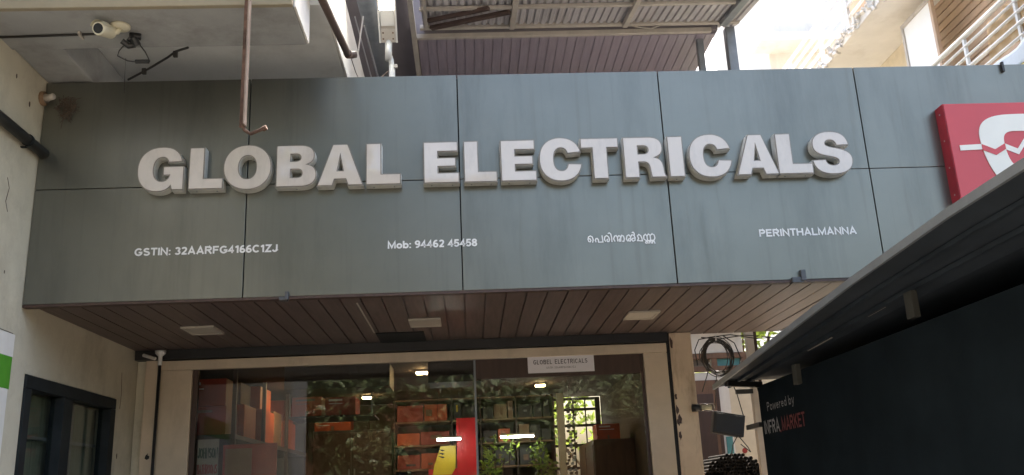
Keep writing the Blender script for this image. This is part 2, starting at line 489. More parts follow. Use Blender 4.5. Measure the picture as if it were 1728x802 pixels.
def G_S():
    w = .96
    o = path((.91, .67), ((.90, .91), (.75, 1.035), (.475, 1.035)), ((.20, 1.035), (.035, .91), (.035, .70)), ((.035, .52), (.16, .445), (.40, .40)), ((.55, .37), (.61, .345), (.61, .29)),
             ((.61, .235), (.56, .205), (.485, .205)), ((.39, .205), (.335, .25), (.33, .345)), (0, .335), ((.005, .10), (.18, -.035), (.475, -.035)), ((.79, -.035), (w, .10), (w, .32)),
             ((w, .51), (.81, .58), (.575, .63)), ((.42, .66), (.36, .68), (.36, .73)), ((.36, .775), (.41, .80), (.465, .80)), ((.55, .80), (.59, .76), (.60, .665)))
    return w, [o]
GLY = dict(E=G_E, L=G_L, T=G_T, I=G_I, A=G_A, O=G_O, B=G_B, R=G_R, C=G_C, G=G_G, S=G_S)

def solid(loops, ext, offset=0.0, bevel=0.0):
    """filled outline with depth, from 2D loops, as a mesh (x right, y up, z towards the viewer)"""
    c = bpy.data.curves.new('outline', 'CURVE')
    c.dimensions = '2D'
    c.fill_mode = 'BOTH'
    c.extrude = ext
    c.offset = offset
    c.bevel_depth = bevel
    for lp in loops:
        sp = c.splines.new('POLY')
        sp.points.add(len(lp) - 1)
        for p, (a, b) in zip(sp.points, lp):
            p.co = (a, b, 0, 1)
        sp.use_cyclic_u = True
    o = bpy.data.objects.new('outline', c)
    COL.objects.link(o)
    dg = bpy.context.evaluated_depsgraph_get()
    me = bpy.data.meshes.new_from_object(o.evaluated_get(dg), depsgraph=dg)
    bpy.data.objects.remove(o)
    bpy.data.curves.remove(c)
    me.transform(Matrix.Rotation(R_(90), 4, 'X'))
    return me

LET = [('G', -.601, -.338), ('L', -.314, -.118), ('O', -.121, .151), ('B', .175, .406), ('A', .406, .673), ('L', .684, .885),
       ('E', 1.013, 1.22), ('L', 1.245, 1.439), ('E', 1.458, 1.667), ('C', 1.681, 1.933), ('T', 1.926, 2.153), ('R', 2.177, 2.425), ('I', 2.439, 2.533),
       ('C', 2.561, 2.818), ('A', 2.836, 3.092), ('L', 3.084, 3.296), ('S', 3.294, 3.540)]
LB, LT, LD = 3.336, 3.592, 0.066
# the soft channel lettering leans back a hair from the panel, each by its own amount
for ch, x0, x1 in LET:
    wd, loops = GLY[ch]()
    sx, sz = (x1 - x0) / wd, LT - LB
    lp = [[(a * sx, b * sz) for a, b in l] for l in loops]
    # thin out the outline lists
    side = solid(lp, LD / 2 - 0.002)
    side.materials.append(M['return']); side.materials.append(M['rim'])
    for p in side.polygons:
        if p.normal.y < -0.9: p.material_index = 1
    o = link('letter', side, (x0, -LD / 2 - 0.001, LB), sign)
    o['label'] = 'raised white letter ' + ch
    f = solid(lp, 0.002, offset=-0.0065)
    f.materials.append(M['acrylic'])
    fo = link('face', f, (x0, -LD - 0.0012, LB), o)
    fo.rotation_euler = (R_(rnd.uniform(-.25, .25)), 0, R_(rnd.uniform(-.25, .25)))
    # fixing screws on the underside
    for fx in ((.22, .8) if ch in 'LTEAR' and ch != 'T' else (.5,)):
        if ch in 'LEBI':
            MB().box(x0 + fx * (x1 - x0) - .004, x0 + fx * (x1 - x0) + .004, -LD * .55, -LD * .55 + .008, LB - .003, LB + .002).build('screw', M['steel_grey'], o)

# ---- flat lettering: a bold stroke alphabet (cap height 1, stroke 0.18)
tS = .17
h = tS / 2
def _a(cx, cy, rx, ry, a, b, n=8): return ell(cx, cy, rx, ry, a, b, n)
ST_ = {
 'A': (.80, [[(h * .9, 0), (.40, 1 - h * .4), (.80 - h * .9, 0)], [(.2, .30), (.60, .30)]]),
 'B': (.72, [[(h, h), (h, 1 - h), (.40, 1 - h)] + _a(.40, .76, .2, .155, 90, -90, 6) + [(h, .53)], [(h, h), (.42, h)] + _a(.42, .3, .22, .215, -90, 90, 6)]),
 'C': (.74, [_a(.40, .5, .315, .415, 42, 318, 14)]),
 'E': (.66, [[(.63, 1 - h), (h, 1 - h), (h, h), (.65, h)], [(h, .52), (.58, .52)]]),
 'F': (.62, [[(.61, 1 - h), (h, 1 - h), (h, 0)], [(h, .50), (.54, .50)]]),
 'G': (.80, [_a(.42, .5, .335, .415, 42, 330, 14) + [(.71, .44), (.42, .44)]]),
 'H': (.74, [[(h, 0), (h, 1)], [(.74 - h, 0), (.74 - h, 1)], [(h, .53), (.74 - h, .53)]]),
 'I': (.18, [[(.09, 0), (.09, 1)]]),
 'J': (.56, [[(.56 - h, 1), (.56 - h, .3)] + _a(.28, .3, .195, .215, 0, -180, 8)]),
 'K': (.74, [[(h, 0), (h, 1)], [(.66, 1), (h, .38)], [(.30, .58), (.68, 0)]]),
 'L': (.60, [[(h, 1), (h, h), (.60, h)]]),
 'M': (.88, [[(h, 0), (h, .94), (.44, .14), (.88 - h, .94), (.88 - h, 0)]]),
 'N': (.74, [[(h, 0), (h, .93), (.74 - h, .07), (.74 - h, 1)]]),
 'O': (.82, [_a(.41, .5, .325, .415, 0, 360, 20)]),
 'P': (.68, [[(h, 0), (h, 1 - h), (.38, 1 - h)] + _a(.38, .70, .215, .215, 90, -90, 7) + [(h, .485)]]),
 'R': (.74, [[(h, 0), (h, 1 - h), (.40, 1 - h)] + _a(.40, .71, .22, .205, 90, -90, 7) + [(h, .505)], [(.36, .5), (.66, 0)]]),
 'S': (.70, [_a(.35, .72, .24, .19, 25, 180, 8) + _a(.35, .70, .24, .16, 180, 250, 3) + _a(.36, .29, .255, .2, 70, -160, 10)]),
 'T': (.66, [[(0, 1 - h), (.66, 1 - h)], [(.33, 0), (.33, 1 - h)]]),
 'U': (.74, [[(h, 1), (h, .35)] + _a(.37, .35, .285, .265, 180, 360, 10) + [(.74 - h, 1)]]),
 'W': (1.0, [[(.04, 1), (.27, .08), (.5, .88), (.73, .08), (.96, 1)]]),
 'Z': (.64, [[(.03, 1 - h), (.55, 1 - h), (.09, h), (.64, h)]]),
 '0': (.58, [_a(.29, .5, .205, .415, 0, 360, 18)]),
 '1': (.42, [[(.06, .73), (.27, .92)], [(.30, 0), (.30, 1)]]),
 '2': (.58, [_a(.29, .71, .205, .205, 165, -20, 9) + [(.40, .46), (.1, h + .02)], [(.04, h), (.56, h)]]),
 '3': (.58, [_a(.28, .735, .2, .18, 160, -85, 9), _a(.28, .30, .22, .215, 85, -160, 10)]),
 '4': (.60, [[(.41, 0), (.41, .92), (.08, .32), (.60, .32)]]),
 '5': (.58, [[(.54, 1 - h), (.15, 1 - h), (.10, .50)] + _a(.28, .335, .22, .25, 130, -155, 11)]),
 '6': (.58, [_a(.29, .31, .21, .225, 0, 360, 14), _a(.36, .42, .28, .495, 178, 68, 8)]),
 '8': (.58, [_a(.29, .735, .19, .18, 0, 360, 12), _a(.29, .29, .215, .205, 0, 360, 12)]),
 '9': (.58, [_a(.29, .69, .21, .225, 0, 360, 14), _a(.22, .58, .28, .495, -2, -112, 8)]),
 ':': (.22, [[(.11, 0), (.11, .18)], [(.11, .5), (.11, .68)]]),
 '.': (.2, [[(.1, 0), (.1, .18)]]),
 'b': (.62, [[(h, 0), (h, 1)], _a(.33, .34, .215, .265, 0, 360, 14)]),
 'o': (.64, [_a(.32, .34, .235, .265, 0, 360, 14)]),
 'w': (.80, [[(.04, .68), (.22, .06), (.40, .60), (.58, .06), (.76, .68)]]),
 'e': (.60, [[(.10, .36), (.50, .36)] + _a(.30, .34, .21, .265, 5, 320, 12)]),
 'r': (.42, [[(h, 0), (h, .68)], _a(.32, .36, .235, .245, 175, 75, 5)]),
 'd': (.62, [[(.62 - h, 0), (.62 - h, 1)], _a(.29, .34, .215, .265, 0, 360, 14)]),
 'y': (.58, [[(.05, .68), (.30, .03)], [(.53, .68), (.30, .03), (.20, -.20), (.06, -.22)]]),
}
def lettering(text, x0, x1, zb, ht, plane, weight=1.0, gap=.1, space=.34):
    """one joined print: strokes fill the measured width exactly"""
    tot = 0
    for c in text:
        tot += (space if c == ' ' else ST_[c][0] + gap)
    tot -= gap
    k = (x1 - x0) / tot
    m = MB()
    x = 0
    q = 0
    for c in text:
        if c == ' ':
            x += space
            continue
        wd, strokes = ST_[c]
        for s in strokes:
            closed = len(s) > 8 and (Vector(s[0]) - Vector(s[-1])).length < 1e-4
            s2 = s[:-1] if closed else s
            q += 1
            kk = min(k, ht) / ht
            # stroke in a space where both axes are metres
            m.ribbon([(x0 + (x + a) * k, zb + b * ht) for a, b in s2], tS * weight * ht * (0.5 + 0.5 * kk), plane, 0.00015 * (q % 5), closed)
        x += wd + gap
    return m

def on_sign(u, v, hh): return (u, -0.004 - hh, v)
for txt, a, b, zb in (('GSTIN: 32AARFG4166C1ZJ', -.604, .185, 2.976), ('Mob: 94462 45458', .802, 1.308, 2.974), ('PERINTHALMANNA', 2.945, 3.522, 2.979)):
    o = lettering(txt, a, b, zb, .0435, on_sign, weight=1.3, gap=.075).build('lettering', M['letter_white'], sign)
    o['label'] = 'small white line reading ' + txt
# the Malayalam place name, drawn stroke by stroke
MAL = [[(378, 285), (392, 240), (380, 195), (350, 178), (320, 192), (308, 232), (318, 268), (342, 272), (354, 248), (340, 224), (320, 226)],
       [(436, 280), (424, 250), (438, 220), (460, 218), (476, 245), (472, 277)], [(466, 278), (546, 275), (538, 170)],
       [(592, 270), (572, 235), (582, 192), (612, 172), (642, 192), (655, 235), (642, 270), (620, 268), (612, 245), (630, 225)], [(634, 142), (658, 128), (682, 150), (690, 200), (692, 277)],
       [(742, 270), (722, 225), (740, 182), (766, 172), (784, 200), (786, 268)], [(784, 205), (804, 175), (828, 180), (838, 215), (834, 262), (812, 262), (808, 238), (826, 222)], [(838, 210), (856, 168), (884, 180), (895, 225), (884, 266), (858, 262)],
       [(948, 267), (928, 225), (942, 178), (970, 160), (994, 182), (1000, 225), (988, 262), (964, 258), (962, 232), (984, 216)], [(1000, 192), (1022, 160), (1054, 168), (1072, 208), (1064, 250), (1034, 264), (1014, 240), (1030, 216), (1068, 214)], [(1024, 130), (1045, 117), (1060, 135), (1062, 166)],
       [(1146, 256), (1106, 256), (1126, 216), (1110, 180), (1134, 155), (1164, 174), (1180, 218), (1184, 258), (1146, 258)],
       [(1242, 252), (1210, 225), (1214, 176), (1240, 152), (1264, 175), (1268, 246)], [(1266, 178), (1290, 147), (1316, 166), (1320, 252)], [(1318, 172), (1350, 143), (1384, 165), (1390, 212), (1376, 246)],
       [(1244, 252), (1300, 252), (1378, 246)], [(1252, 302), (1232, 288), (1242, 268), (1266, 272), (1270, 302)], [(1292, 302), (1294, 264), (1320, 264), (1324, 302)], [(1346, 302), (1346, 264), (1374, 264), (1386, 302)]]
m = MB()
for i, s in enumerate(MAL):
    pts = [(1.940 + (a - 295) / 1095 * .392, 2.9765 + ((280 - .0282 * (a - 295)) - b) * .041 / 110) for a, b in s]
    m.ribbon(pts, .0068, on_sign, 0.00012 * (i % 6))
o = m.build('lettering', M['letter_white'], sign)
o['label'] = 'small white place name in Malayalam script'

# ---- red box sign at the right end of the fascia
rs = thing('red_sign', (4.63, -.05, 3.14), 'red box sign with white shield and heartbeat emblem at the right end of the fascia', 'sign')
RX0, RX1, RZ0, RZ1 = 4.125, 5.14, 3.142, 3.748
MB().box(RX0 + .0, RX1, -.094, -.001, RZ0 + .0, RZ1, bev=.004).build('box_side', M['red_side'], rs)
MB().box(RX0 + .0035, RX1 - .0035, -.1, -.0945, RZ0 + .0035, RZ1 - .0035, bev=.002).build('face', M['red'], rs)
for k in range(4):
    MB().box(RX0 - .003, RX0 + .001, -.052, -.044, RZ0 + .04 + k * .17, RZ0 + .048 + k * .17).build('screw', M['steel_cream'], rs)
cxl = 4.632
half = path((cxl, 3.668), (4.60, 3.668), ((4.50, 3.668), (4.42, 3.668), (4.365, 3.635)), ((4.305, 3.60), (4.305, 3.53), (4.313, 3.47)), ((4.322, 3.38), (4.35, 3.29), (4.41, 3.215)), ((4.47, 3.155), (4.55, 3.165), (cxl, 3.165)))
ring_o = half + [(2 * cxl - a, b) for a, b in half[::-1][1:-1]]
halfi = path((cxl, 3.559), (4.52, 3.559), ((4.465, 3.556), (4.452, 3.53), (4.453, 3.48)), ((4.453, 3.43), (4.463, 3.37), (4.487, 3.347)), ((4.505, 3.333), (4.55, 3.338), (cxl, 3.338)))
ring_i = halfi + [(2 * cxl - a, b) for a, b in halfi[::-1][1:-1]]
me = solid([ring_o, ring_i], .002)
me.materials.append(M['emblem'])
link('shield', me, (0, -.1025, 0), rs)
def on_red(u, v, hh): return (u, -.1012 - hh, v)
MB().prism([(4.178, -.1005, 3.443), (4.313, -.1005, 3.447), (4.316, -.1005, 3.481), (4.178, -.1005, 3.476)], (0, -.004, 0)).build('heartbeat_line', M['emblem'], rs)
def zig(pts, hgt, y):
    up = [(a, y, b) for a, b in pts]
    dn = [(a, y, b - hgt) for a, b in pts[::-1]]
    return MB().prism(up + dn, (0, -.002, 0))
zig([(4.311, 3.480), (4.388, 3.445), (4.4545, 3.482)], .037, -.1047).build('heartbeat_line', M['red'], rs)
zig([(4.4545, 3.482), (4.529, 3.447), (4.60, 3.535), (4.68, 3.40), (4.74, 3.482), (4.811, 3.482)], .037, -.1005).build('heartbeat_line', M['emblem'], rs)
zig([(4.811, 3.482), (4.88, 3.445), (4.953, 3.480)], .037, -.1047).build('heartbeat_line', M['red'], rs)

# ------------------------------------------------------------------ the shop building: soffit, front, canopy box, rooms
shop = thing('shop_building', (1.5, 2.0, 0), 'two storey shop building behind the grey sign with brown plank soffits and beige shop front', 'building')
FY = 1.78                                   # plane of the shop front
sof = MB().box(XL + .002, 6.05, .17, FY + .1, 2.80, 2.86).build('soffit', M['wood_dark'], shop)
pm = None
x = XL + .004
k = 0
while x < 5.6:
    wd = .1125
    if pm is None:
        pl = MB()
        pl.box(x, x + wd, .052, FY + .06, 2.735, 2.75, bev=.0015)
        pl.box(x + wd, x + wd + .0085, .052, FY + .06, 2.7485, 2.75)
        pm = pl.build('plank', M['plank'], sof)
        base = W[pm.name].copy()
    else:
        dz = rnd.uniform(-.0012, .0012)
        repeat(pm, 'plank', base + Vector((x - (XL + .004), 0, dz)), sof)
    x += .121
# unseen deck added above the soffit against the sun, rear parapet
MB().box(XL + .003, 6.05, .165, FY + .3, 2.88, 2.94).build('sun_block_deck', M['concrete'], shop)
# pale strip and dark hatch in the soffit
MB().box(.588, .598, .30, 1.30, 2.731, 2.7345).build('joint_strip', M['steel_cream'], shop)
hb = MB()
hb.box(.60, .935, 1.31, 1.70, 2.728, 2.734, bev=.002)
hb.build('access_hatch', M['navy'], shop)
MB().box(XL + .01, 2.74, 1.70, FY - .005, 2.664, 2.733).build('shutter_housing', M['black'], shop)
# header and jambs of the front
YF0, YF1 = 1.735, 1.80
MB().box(-1.0, 2.735, YF0, YF1, 2.588, 2.658, bev=.006).build('header', M['frame'], shop)
MB().box(-1.0, -.775, YF0 + .004, YF1, .15, 2.587, bev=.006).build('jamb', M['frame'], shop)
MB().box(-.772, -.735, YF0 + .022, YF1 - .004, .15, 2.587, bev=.003).build('jamb', M['wood_dark'], shop)
MB().box(2.555, 2.735, YF0 + .004, YF1, .15, 2.587, bev=.006).build('jamb', M['frame'], shop)
MB().box(2.53, 2.553, YF0 + .022, YF1 - .004, .15, 2.587, bev=.003).build('jamb', M['wood_dark'], shop)
MB().box(-1.115, -1.003, YF0 + .012, YF1 + .1, 0, 2.72, bev=.006).build('pilaster', M['frame'], shop)
MB().box(XL + .002, -1.118, YF0 + .06, YF1 + .1, 0, 2.73).build('pilaster', M['cream'], shop)
# top rail over the right pane, glass
MB().box(1.295, 2.528, 1.752, 1.772, 2.44, 2.586, bev=.003).build('top_rail', M['wood_dark'], shop)
MB().box(-.735, 1.285, 1.755, 1.761, .15, 2.587).build('glass_pane', M['glass'], shop)
MB().box(1.295, 2.53, 1.763, 1.769, .15, 2.44).build('glass_pane', M['glass'], shop)
MB().box(1.278, 1.2935, 1.75, 1.772, .15, 2.587, bev=.002).build('glass_edge', M['steel_grey'], shop)
# interior shell
IX0, IX1, IY1, IZ = -1.10, 2.74, 5.4, 2.655
MB().box(IX0 - .1, IX0, 1.85, IY1, 0, IZ).build('inner_wall', M['int_wall'], shop)
MB().box(IX1, IX1 + .1, 1.95, IY1, 0, IZ + .2).build('inner_wall', M['int_wall'], shop)
MB().box(IX0, 1.88, IY1, IY1 + .1, 0, IZ).build('inner_wall', M['int_wall'], shop)
MB().box(1.88, IX1, IY1 + .003, IY1 + .1, 0, 1.55).build('inner_wall', M['int_wall'], shop)
MB().box(IX0, IX1 - .001, 1.815, IY1 - .001, IZ, IZ + .08).build('inner_ceiling', M['int_wall'], shop)
MB().box(IX0, IX1 - .001, 1.82, IY1 - .001, 0, .15).build('inner_floor', M['concrete'], shop)
# dropped dark beam boxes under the interior ceiling
MB().box(-.2, .62, 2.2, 2.6, 2.47, IZ - .002).build('ceiling_box', M['int_dark'], shop)
MB().box(.92, 1.34, 2.25, 2.62, 2.49, IZ - .002).build('ceiling_box', M['int_dark'], shop)
# upper storey: rear wall, veranda ceiling of planks, side slab
MB().box(-1.6, 2.84, 3.75, 3.95, IZ + .09, 13).build('upper_wall', M['mauve_plaster'], shop)  # both upper walls carried far up, unseen, to shade the ground in front
MB().box(2.841, 3.62, 3.752, 3.95, 3.75, 13).build('upper_wall', M['mauve_plaster'], shop)
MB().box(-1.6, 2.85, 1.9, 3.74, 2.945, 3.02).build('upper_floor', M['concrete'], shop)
up = MB().box(.86, 3.62, 2.36, 3.745, 5.63, 5.72).build('veranda_ceiling', M['mauve_plaster'], shop)
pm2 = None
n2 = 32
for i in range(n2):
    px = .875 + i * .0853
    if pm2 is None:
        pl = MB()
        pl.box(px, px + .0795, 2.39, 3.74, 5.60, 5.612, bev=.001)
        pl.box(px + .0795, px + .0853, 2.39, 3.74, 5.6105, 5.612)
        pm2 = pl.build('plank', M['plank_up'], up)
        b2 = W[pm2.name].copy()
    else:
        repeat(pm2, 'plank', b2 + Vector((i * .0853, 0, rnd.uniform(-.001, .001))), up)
MB().box(.10, .83, .9, 3.745, 5.70, 5.78).build('side_slab', M['mauve_plaster'], shop)
MB().tube([(.50, .6, 5.44), (.565, 3.7, 5.40)], .075, 18).build('waste_pipe', M['steel_grey'], shop, smooth=True)

# ------------------------------------------------------------------ awning roof in front of the veranda
aw = thing('awning_roof', (2.3, 1.8, 5.6), 'corrugated sheet awning on a cream steel frame above the brown upper soffit', 'awning')
SL = math.tan(R_(10.5))
def az(y): return 5.69 + (y - 2.42) * SL
m = MB()
pitch = .066
px = .93
rows = []
while px < 3.78:
    rows += [(px, .0), (px + pitch * .5, .0), (px + pitch * .62, .016), (px + pitch * .88, .016)]
    px += pitch
top = [[m.bm.verts.new((a, yy, az(yy) + b)) for a, b in rows] for yy in (2.44, .2)]
bot = [[m.bm.verts.new((a, yy, az(yy) + b + .0025)) for a, b in rows] for yy in (2.44, .2)]
for i in range(len(rows) - 1):
    m.bm.faces.new((top[0][i], top[0][i + 1], top[1][i + 1], top[1][i]))
    m.bm.faces.new((bot[0][i], bot[0][i + 1], bot[1][i + 1], bot[1][i]))
m.build('roof_sheet', M['sheet'], aw)
def bar(p, q, wd, ht):
    """square tube from p to q"""
    p, q = Vector(p), Vector(q)
    d = (q - p); L = d.length
    rot = d.to_track_quat('Y', 'Z').to_matrix()
    mb = MB()
    c = (p + q) / 2
    mb.box(c.x - wd / 2, c.x + wd / 2, c.y - L / 2, c.y + L / 2, c.z - ht / 2, c.z + ht / 2, bev=min(wd, ht) * .12, rot=None)
    for v in mb.bm.verts:
        v.co = rot @ (v.co - c) + c
    return mb
bar((.84, 2.37, 5.61), (3.56, 2.37, 5.63), .04, .045).build('beam', M['steel_cream'], aw)
bar((.90, 2.28, 5.655), (3.80, 2.28, 5.665), .04, .04).build('beam', M['steel_cream'], aw)
bar((.92, 1.78, 5.545), (3.6, 1.74, 5.545), .03, .03).build('purlin', M['steel_cream'], aw)
for rx, mt in ((1.72, 'steel_cream'), (2.74, 'steel_cream'), (3.64, 'steel_grey')):
    bar((rx, .3, az(.3) - .03), (rx, 2.25, az(2.25) - .03), .045 if mt == 'steel_cream' else .07, .05).build('rafter', M[mt], aw)
bar((.845, .3, 5.60), (.845, 3.7, 5.60), .045, .05).build('rafter', M['steel_cream'], aw)
bar((.97, .3, az(.3) - .03), (.96, 2.25, az(2.25) - .03), .03, .03).build('rafter', M['steel_cream'], aw)
bar((1.0, 2.22, 5.615), (1.68, 1.80, 5.52), .05, .03).build('brace', M['brown_pipe'], aw)
bar((.98, 2.05, 5.59), (1.5, 1.72, 5.51), .04, .03).build('brace', M['brown_pipe'], aw)
for (a, b, wd) in (((3.73, 2.38, 5.65), (3.72, 2.38, 2.95), .085), ((3.48, 2.5, 5.62), (3.48, 2.5, 2.95), .06)):
    MB().box(a[0] - wd / 2, a[0] + wd / 2, a[1] - wd / 2, a[1] + wd / 2, b[2], a[2], bev=.006).build('post', M['steel_grey'], aw)
MB().tube([(2.72, 2.30, 5.68), (2.85, 2.27, 5.62), (2.98, 2.27, 5.60), (3.1, 2.3, 5.66), (3.14, 2.32, 5.72)], .006, 6).build('cable', M['steel_cream'], aw)

# thin rods beside the lamp
for i, (p, q, lb) in enumerate((((.425, 1.465, 5.3), (.445, 2.75, 5.3), 'thin grey rod nearest the white slab edge, left of the street lamp'),
                                ((.483, 1.605, 5.3), (.51, 2.75, 5.3), 'thin grey rod close beside the thick grey waste pipe'),
                                ((.491, 1.459, 5.3), (.40, 1.459, 4.55), 'thin grey rod hanging upright between two sloping rods'))):
    o = MB().tube([p, q], .0065, 6).build('steel_rod', M['rod'])
    tag(o, lb, 'rod', 'thin rods left of the street lamp')

# ------------------------------------------------------------------ left neighbour: wall, beam, slab
lb = thing('neighbour_building', (-1.6, -.5, 0), 'cream plastered building at the left with a concrete balcony beam overhead', 'building')
WX = XL
# wall with a window opening y .12..1.42, z ...2.355
MB().box(WX - .2, WX, -1.05, .117, 0, 5.6).build('wall', M['cream'], lb)
MB().box(WX - .2, WX, .1172, 1.42, 2.36, 5.6).build('wall', M['cream'], lb)
MB().box(WX - .2, WX, .1172, 1.42, 0, .9).build('wall', M['cream'], lb)
MB().box(WX - .2, WX, 1.4202, 4.5, 0, 5.6).build('wall', M['cream'], lb)
MB().box(WX - .2, WX - .002, -4.2, -1.052, 0, 4.0).build('wall', M['cream'], lb)  # wall carried forward out of view to block the left sky
MB().box(-6.0, WX - .21, -6.5, 4.5, 0, 8).build('house_body', M['white_wall'], lb)  # carried forward and up, unseen, to darken the sign's left end
# overhead beam, haunch and ceiling slab
MB().box(-3.0, .397, -.80, -.40, 4.05, 4.32, bev=.008).build('beam', M['concrete'], lb)
MB().box(-3.0, .398, -.835, -.803, 4.046, 7.5, bev=.006).build('beam_face', M['tan'], lb)  # front face carried up out of view to block sky from the sign
MB().box(.3985, .409, -.80, -.402, 4.054, 7.5).build('beam_end', M['white_wall'], lb)
MB().box(WX + .001, -.93, -.399, 3.7, 4.058, 4.30, bev=.01).build('haunch', M['concrete'], lb)
MB().box(-3.0, .484, -.399, 3.74, 4.301, 4.62).build('balcony_slab', M['ceiling'], lb)
sl = MB()
sl.box(.486, .50, -.6, 1.9, 4.30, 4.79, bev=.004)
sl.build('slab_edge', M['white_wall'], lb)
ck = MB()
ck.tube([(.5012, 1.3, 4.60), (.5012, 1.1, 4.58), (.5012, .9, 4.54), (.5012, .62, 4.52)], .003, 5)
ck.build('crack', M['brown_pipe'], lb)
MB().box(-3.0, -.06, -.39, 3.7, 4.63, 5.4).build('parapet', M['white_wall'], lb)

MB().box(-6.0, .42, -3.6, -.84, 7.3, 7.48).build('added_overhang', M['concrete'], lb)  # unseen overhang added to keep skylight off the sign's left
# hairline cracks and stains of the plaster
for pts in ([(-.30, 3.35), (-.27, 3.30), (-.29, 3.22), (-.26, 3.17)], [(1.5, 2.55), (1.52, 2.4), (1.51, 2.3)], [(-.35, 2.57), (-.2, 2.552), (-.06, 2.55)]):
    MB().tube([(WX + .0005, a, b) for a, b in pts], .0022, 4).build('crack', M['brown_pipe'], lb)
for a, b, q in ((-.33, 3.93, .012), (-.16, 3.84, .014), (-.42, 3.3, .01), (1.52, 1.98, .016), (-.22, 2.85, .008)):
    MB().prism([(WX + .0006, a + q * math.cos(t) * .6, b + q * math.sin(t) * 1.3) for t in (0, 1, 2.2, 3.1, 4.2, 5.3)], (.001, 0, 0)).build('stain', M['wood_dark'], lb)

# window on the left wall
lw = thing('window', (WX, .77, 1.2), 'dark navy framed window with two panes in the cream wall at bottom left', 'window')
def xb(y0, y1, z0, z1, dx0=-.07, dx1=.012): return MB().box(WX + dx0, WX + dx1, y0, y1, z0, z1, bev=.003)
xb(.122, 1.415, 2.285, 2.355).build('frame', M['navy'], lw)
xb(.122, .195, .91, 2.283).build('frame', M['navy'], lw)
xb(1.33, 1.415, .91, 2.283).build('frame', M['navy'], lw)
xb(.61, .735, .91, 2.283).build('mullion', M['navy'], lw)
xb(.197, 1.328, .90, .97, -.06, .01).build('sill', M['navy'], lw)
for a, b in ((.197, .608), (.737, 1.328)):
    MB().box(WX - .045, WX - .04, a, b, .975, 2.283).build('pane', M['pane'], lw)
    for zz in (1.35, 1.72, 2.03):
        MB().box(WX - .085, WX - .07, a, b, zz, zz + .018).build('grille_bar', M['steel_grey'], lw)
    MB().box(WX - .10, WX - .088, a + (b - a) * .42, a + (b - a) * .42 + .015, .975, 2.283).build('grille_bar', M['steel_grey'], lw)
MB().box(WX - .125, WX - .112, .19, 1.40, .98, 2.283).build('curtain', M['curtain'], lw)
MB().box(WX - .110, WX - .106, .86, 1.02, 1.745, 1.765).build('reflected_tube', M['alu'], lw)  # pale solid strip modelled in place of a tube's reflection

# painted board at left edge, pipe, stub, nest
pb = thing('painted_board', (WX + .005, -.3, 2.2), 'white and green painted board on the cream wall at the left edge', 'board')
MB().box(WX + .001, WX + .006, -.9, -.045, 2.425, 2.545).build('white_band', M['white_wall'], pb)
MB().box(WX + .001, WX + .0062, -.9, -.05, 2.255, 2.4248).build('green_band', M['green'], pb)
MB().box(WX + .001, WX + .0058, -.9, -.06, 1.3, 2.2548).build('white_band', M['white_wall'], pb)
wp = thing('wall_pipe', (WX + .04, -.6, 3.6), 'black pipe running along the cream wall into the left end of the sign', 'pipe')
MB().tube([(WX + .035, -1.2, 3.615), (WX + .035, -.004, 3.60)], .03, 16).build('pipe', M['black'], wp, smooth=True)
for yy in (-.2, -.62):
    MB().tube([(WX + .035, yy - .008, 3.604), (WX + .035, yy + .008, 3.604)], .034, 16).build('pipe_clip', M['navy'], wp)
    MB().box(WX + .001, WX + .03, yy - .008, yy + .008, 3.56, 3.566).build('pipe_clip', M['navy'], wp)
sb = thing('pipe_stub', (WX, -.03, 3.93), 'short capped metal pipe stub poking from the cream wall beside the sign corner', 'pipe')
MB().tube([(WX - .01, -.03, 3.935), (WX + .02, -.03, 3.935)], .042, 16).build('flange', M['kraft_box'], sb, smooth=True)
MB().tube([(WX + .02, -.03, 3.935), (WX + .05, -.05, 3.93), (WX + .085, -.075, 3.925)], [.028, .018, .018], 14).build('spout', M['steel_cream'], sb, smooth=True)
m = MB()
for i in range(150):
    a = rnd.uniform(0, 6.28); rr = .05 * math.sqrt(rnd.random())
    p = Vector((-1.05 + rr * math.cos(a), -.006, 3.88 + rr * 1.25 * math.sin(a)))
    q = p + Vector((rnd.gauss(0, .022), -abs(rnd.gauss(.008, .012)), rnd.gauss(-.006, .025)))
    m.tube([p, (p + q) / 2 + Vector((0, -.006, .004)), q], .0016, 4)
o = m.build('insect_nest', M['mud'])
tag(o, 'small fuzzy brown nest stuck to the top left panel of the sign', 'nest')

# CCTV camera with conduit and loose cable
cc = thing('security_camera', (-.55, -.64, 4.05), 'aged white bullet security camera under the overhead beam at top left', 'camera')
MB().tube([(-.525, -.645, 4.049), (-.525, -.645, 4.035), (-.525, -.645, 4.026)], [.05, .048, .03], 22).build('mount', M['camera_white'], cc, smooth=True)
MB().tube([(-.525, -.645, 4.03), (-.535, -.655, 4.005), (-.555, -.665, 3.995)], .014, 10).build('arm', M['camera_white'], cc, smooth=True)
d = Vector((-.16, -.86, -.30)).normalized()
c0 = Vector((-.578, -.70, 3.992))
body = MB().tube([c0 - d * .055, c0 - d * .05, c0 + d * .055, c0 + d * .058], [.02, .036, .036, .034], 24).build('body', M['camera_white'], cc, smooth=False)
MB().tube([c0 + d * .0585, c0 + d * .062], [.034, .033], 24).build('bezel', M['camera_white'], body)
MB().tube([c0 + d * .0625, c0 + d * .064], .026, 24).build('lens', M['lens'], body)
sh = MB()
sh.tube([c0 + d * .01 + Vector((0, 0, .004)), c0 + d * .072 + Vector((0, 0, .004))], .039, 24, cap=False)
bmesh.ops.delete(sh.bm, geom=[v for v in sh.bm.verts if v.co.z < c0.z + (v.co - c0).dot(d) * d.z + .006], context='VERTS')
sh.build('sunshade', M['camera_white'], cc)
jb = MB()
jb.tube([(-.50, -.59, 4.01), (-.475, -.575, 3.995)], .02, 10)
jb.tube([(-.505, -.57, 4.03), (-.45, -.555, 4.03)], .018, 10)
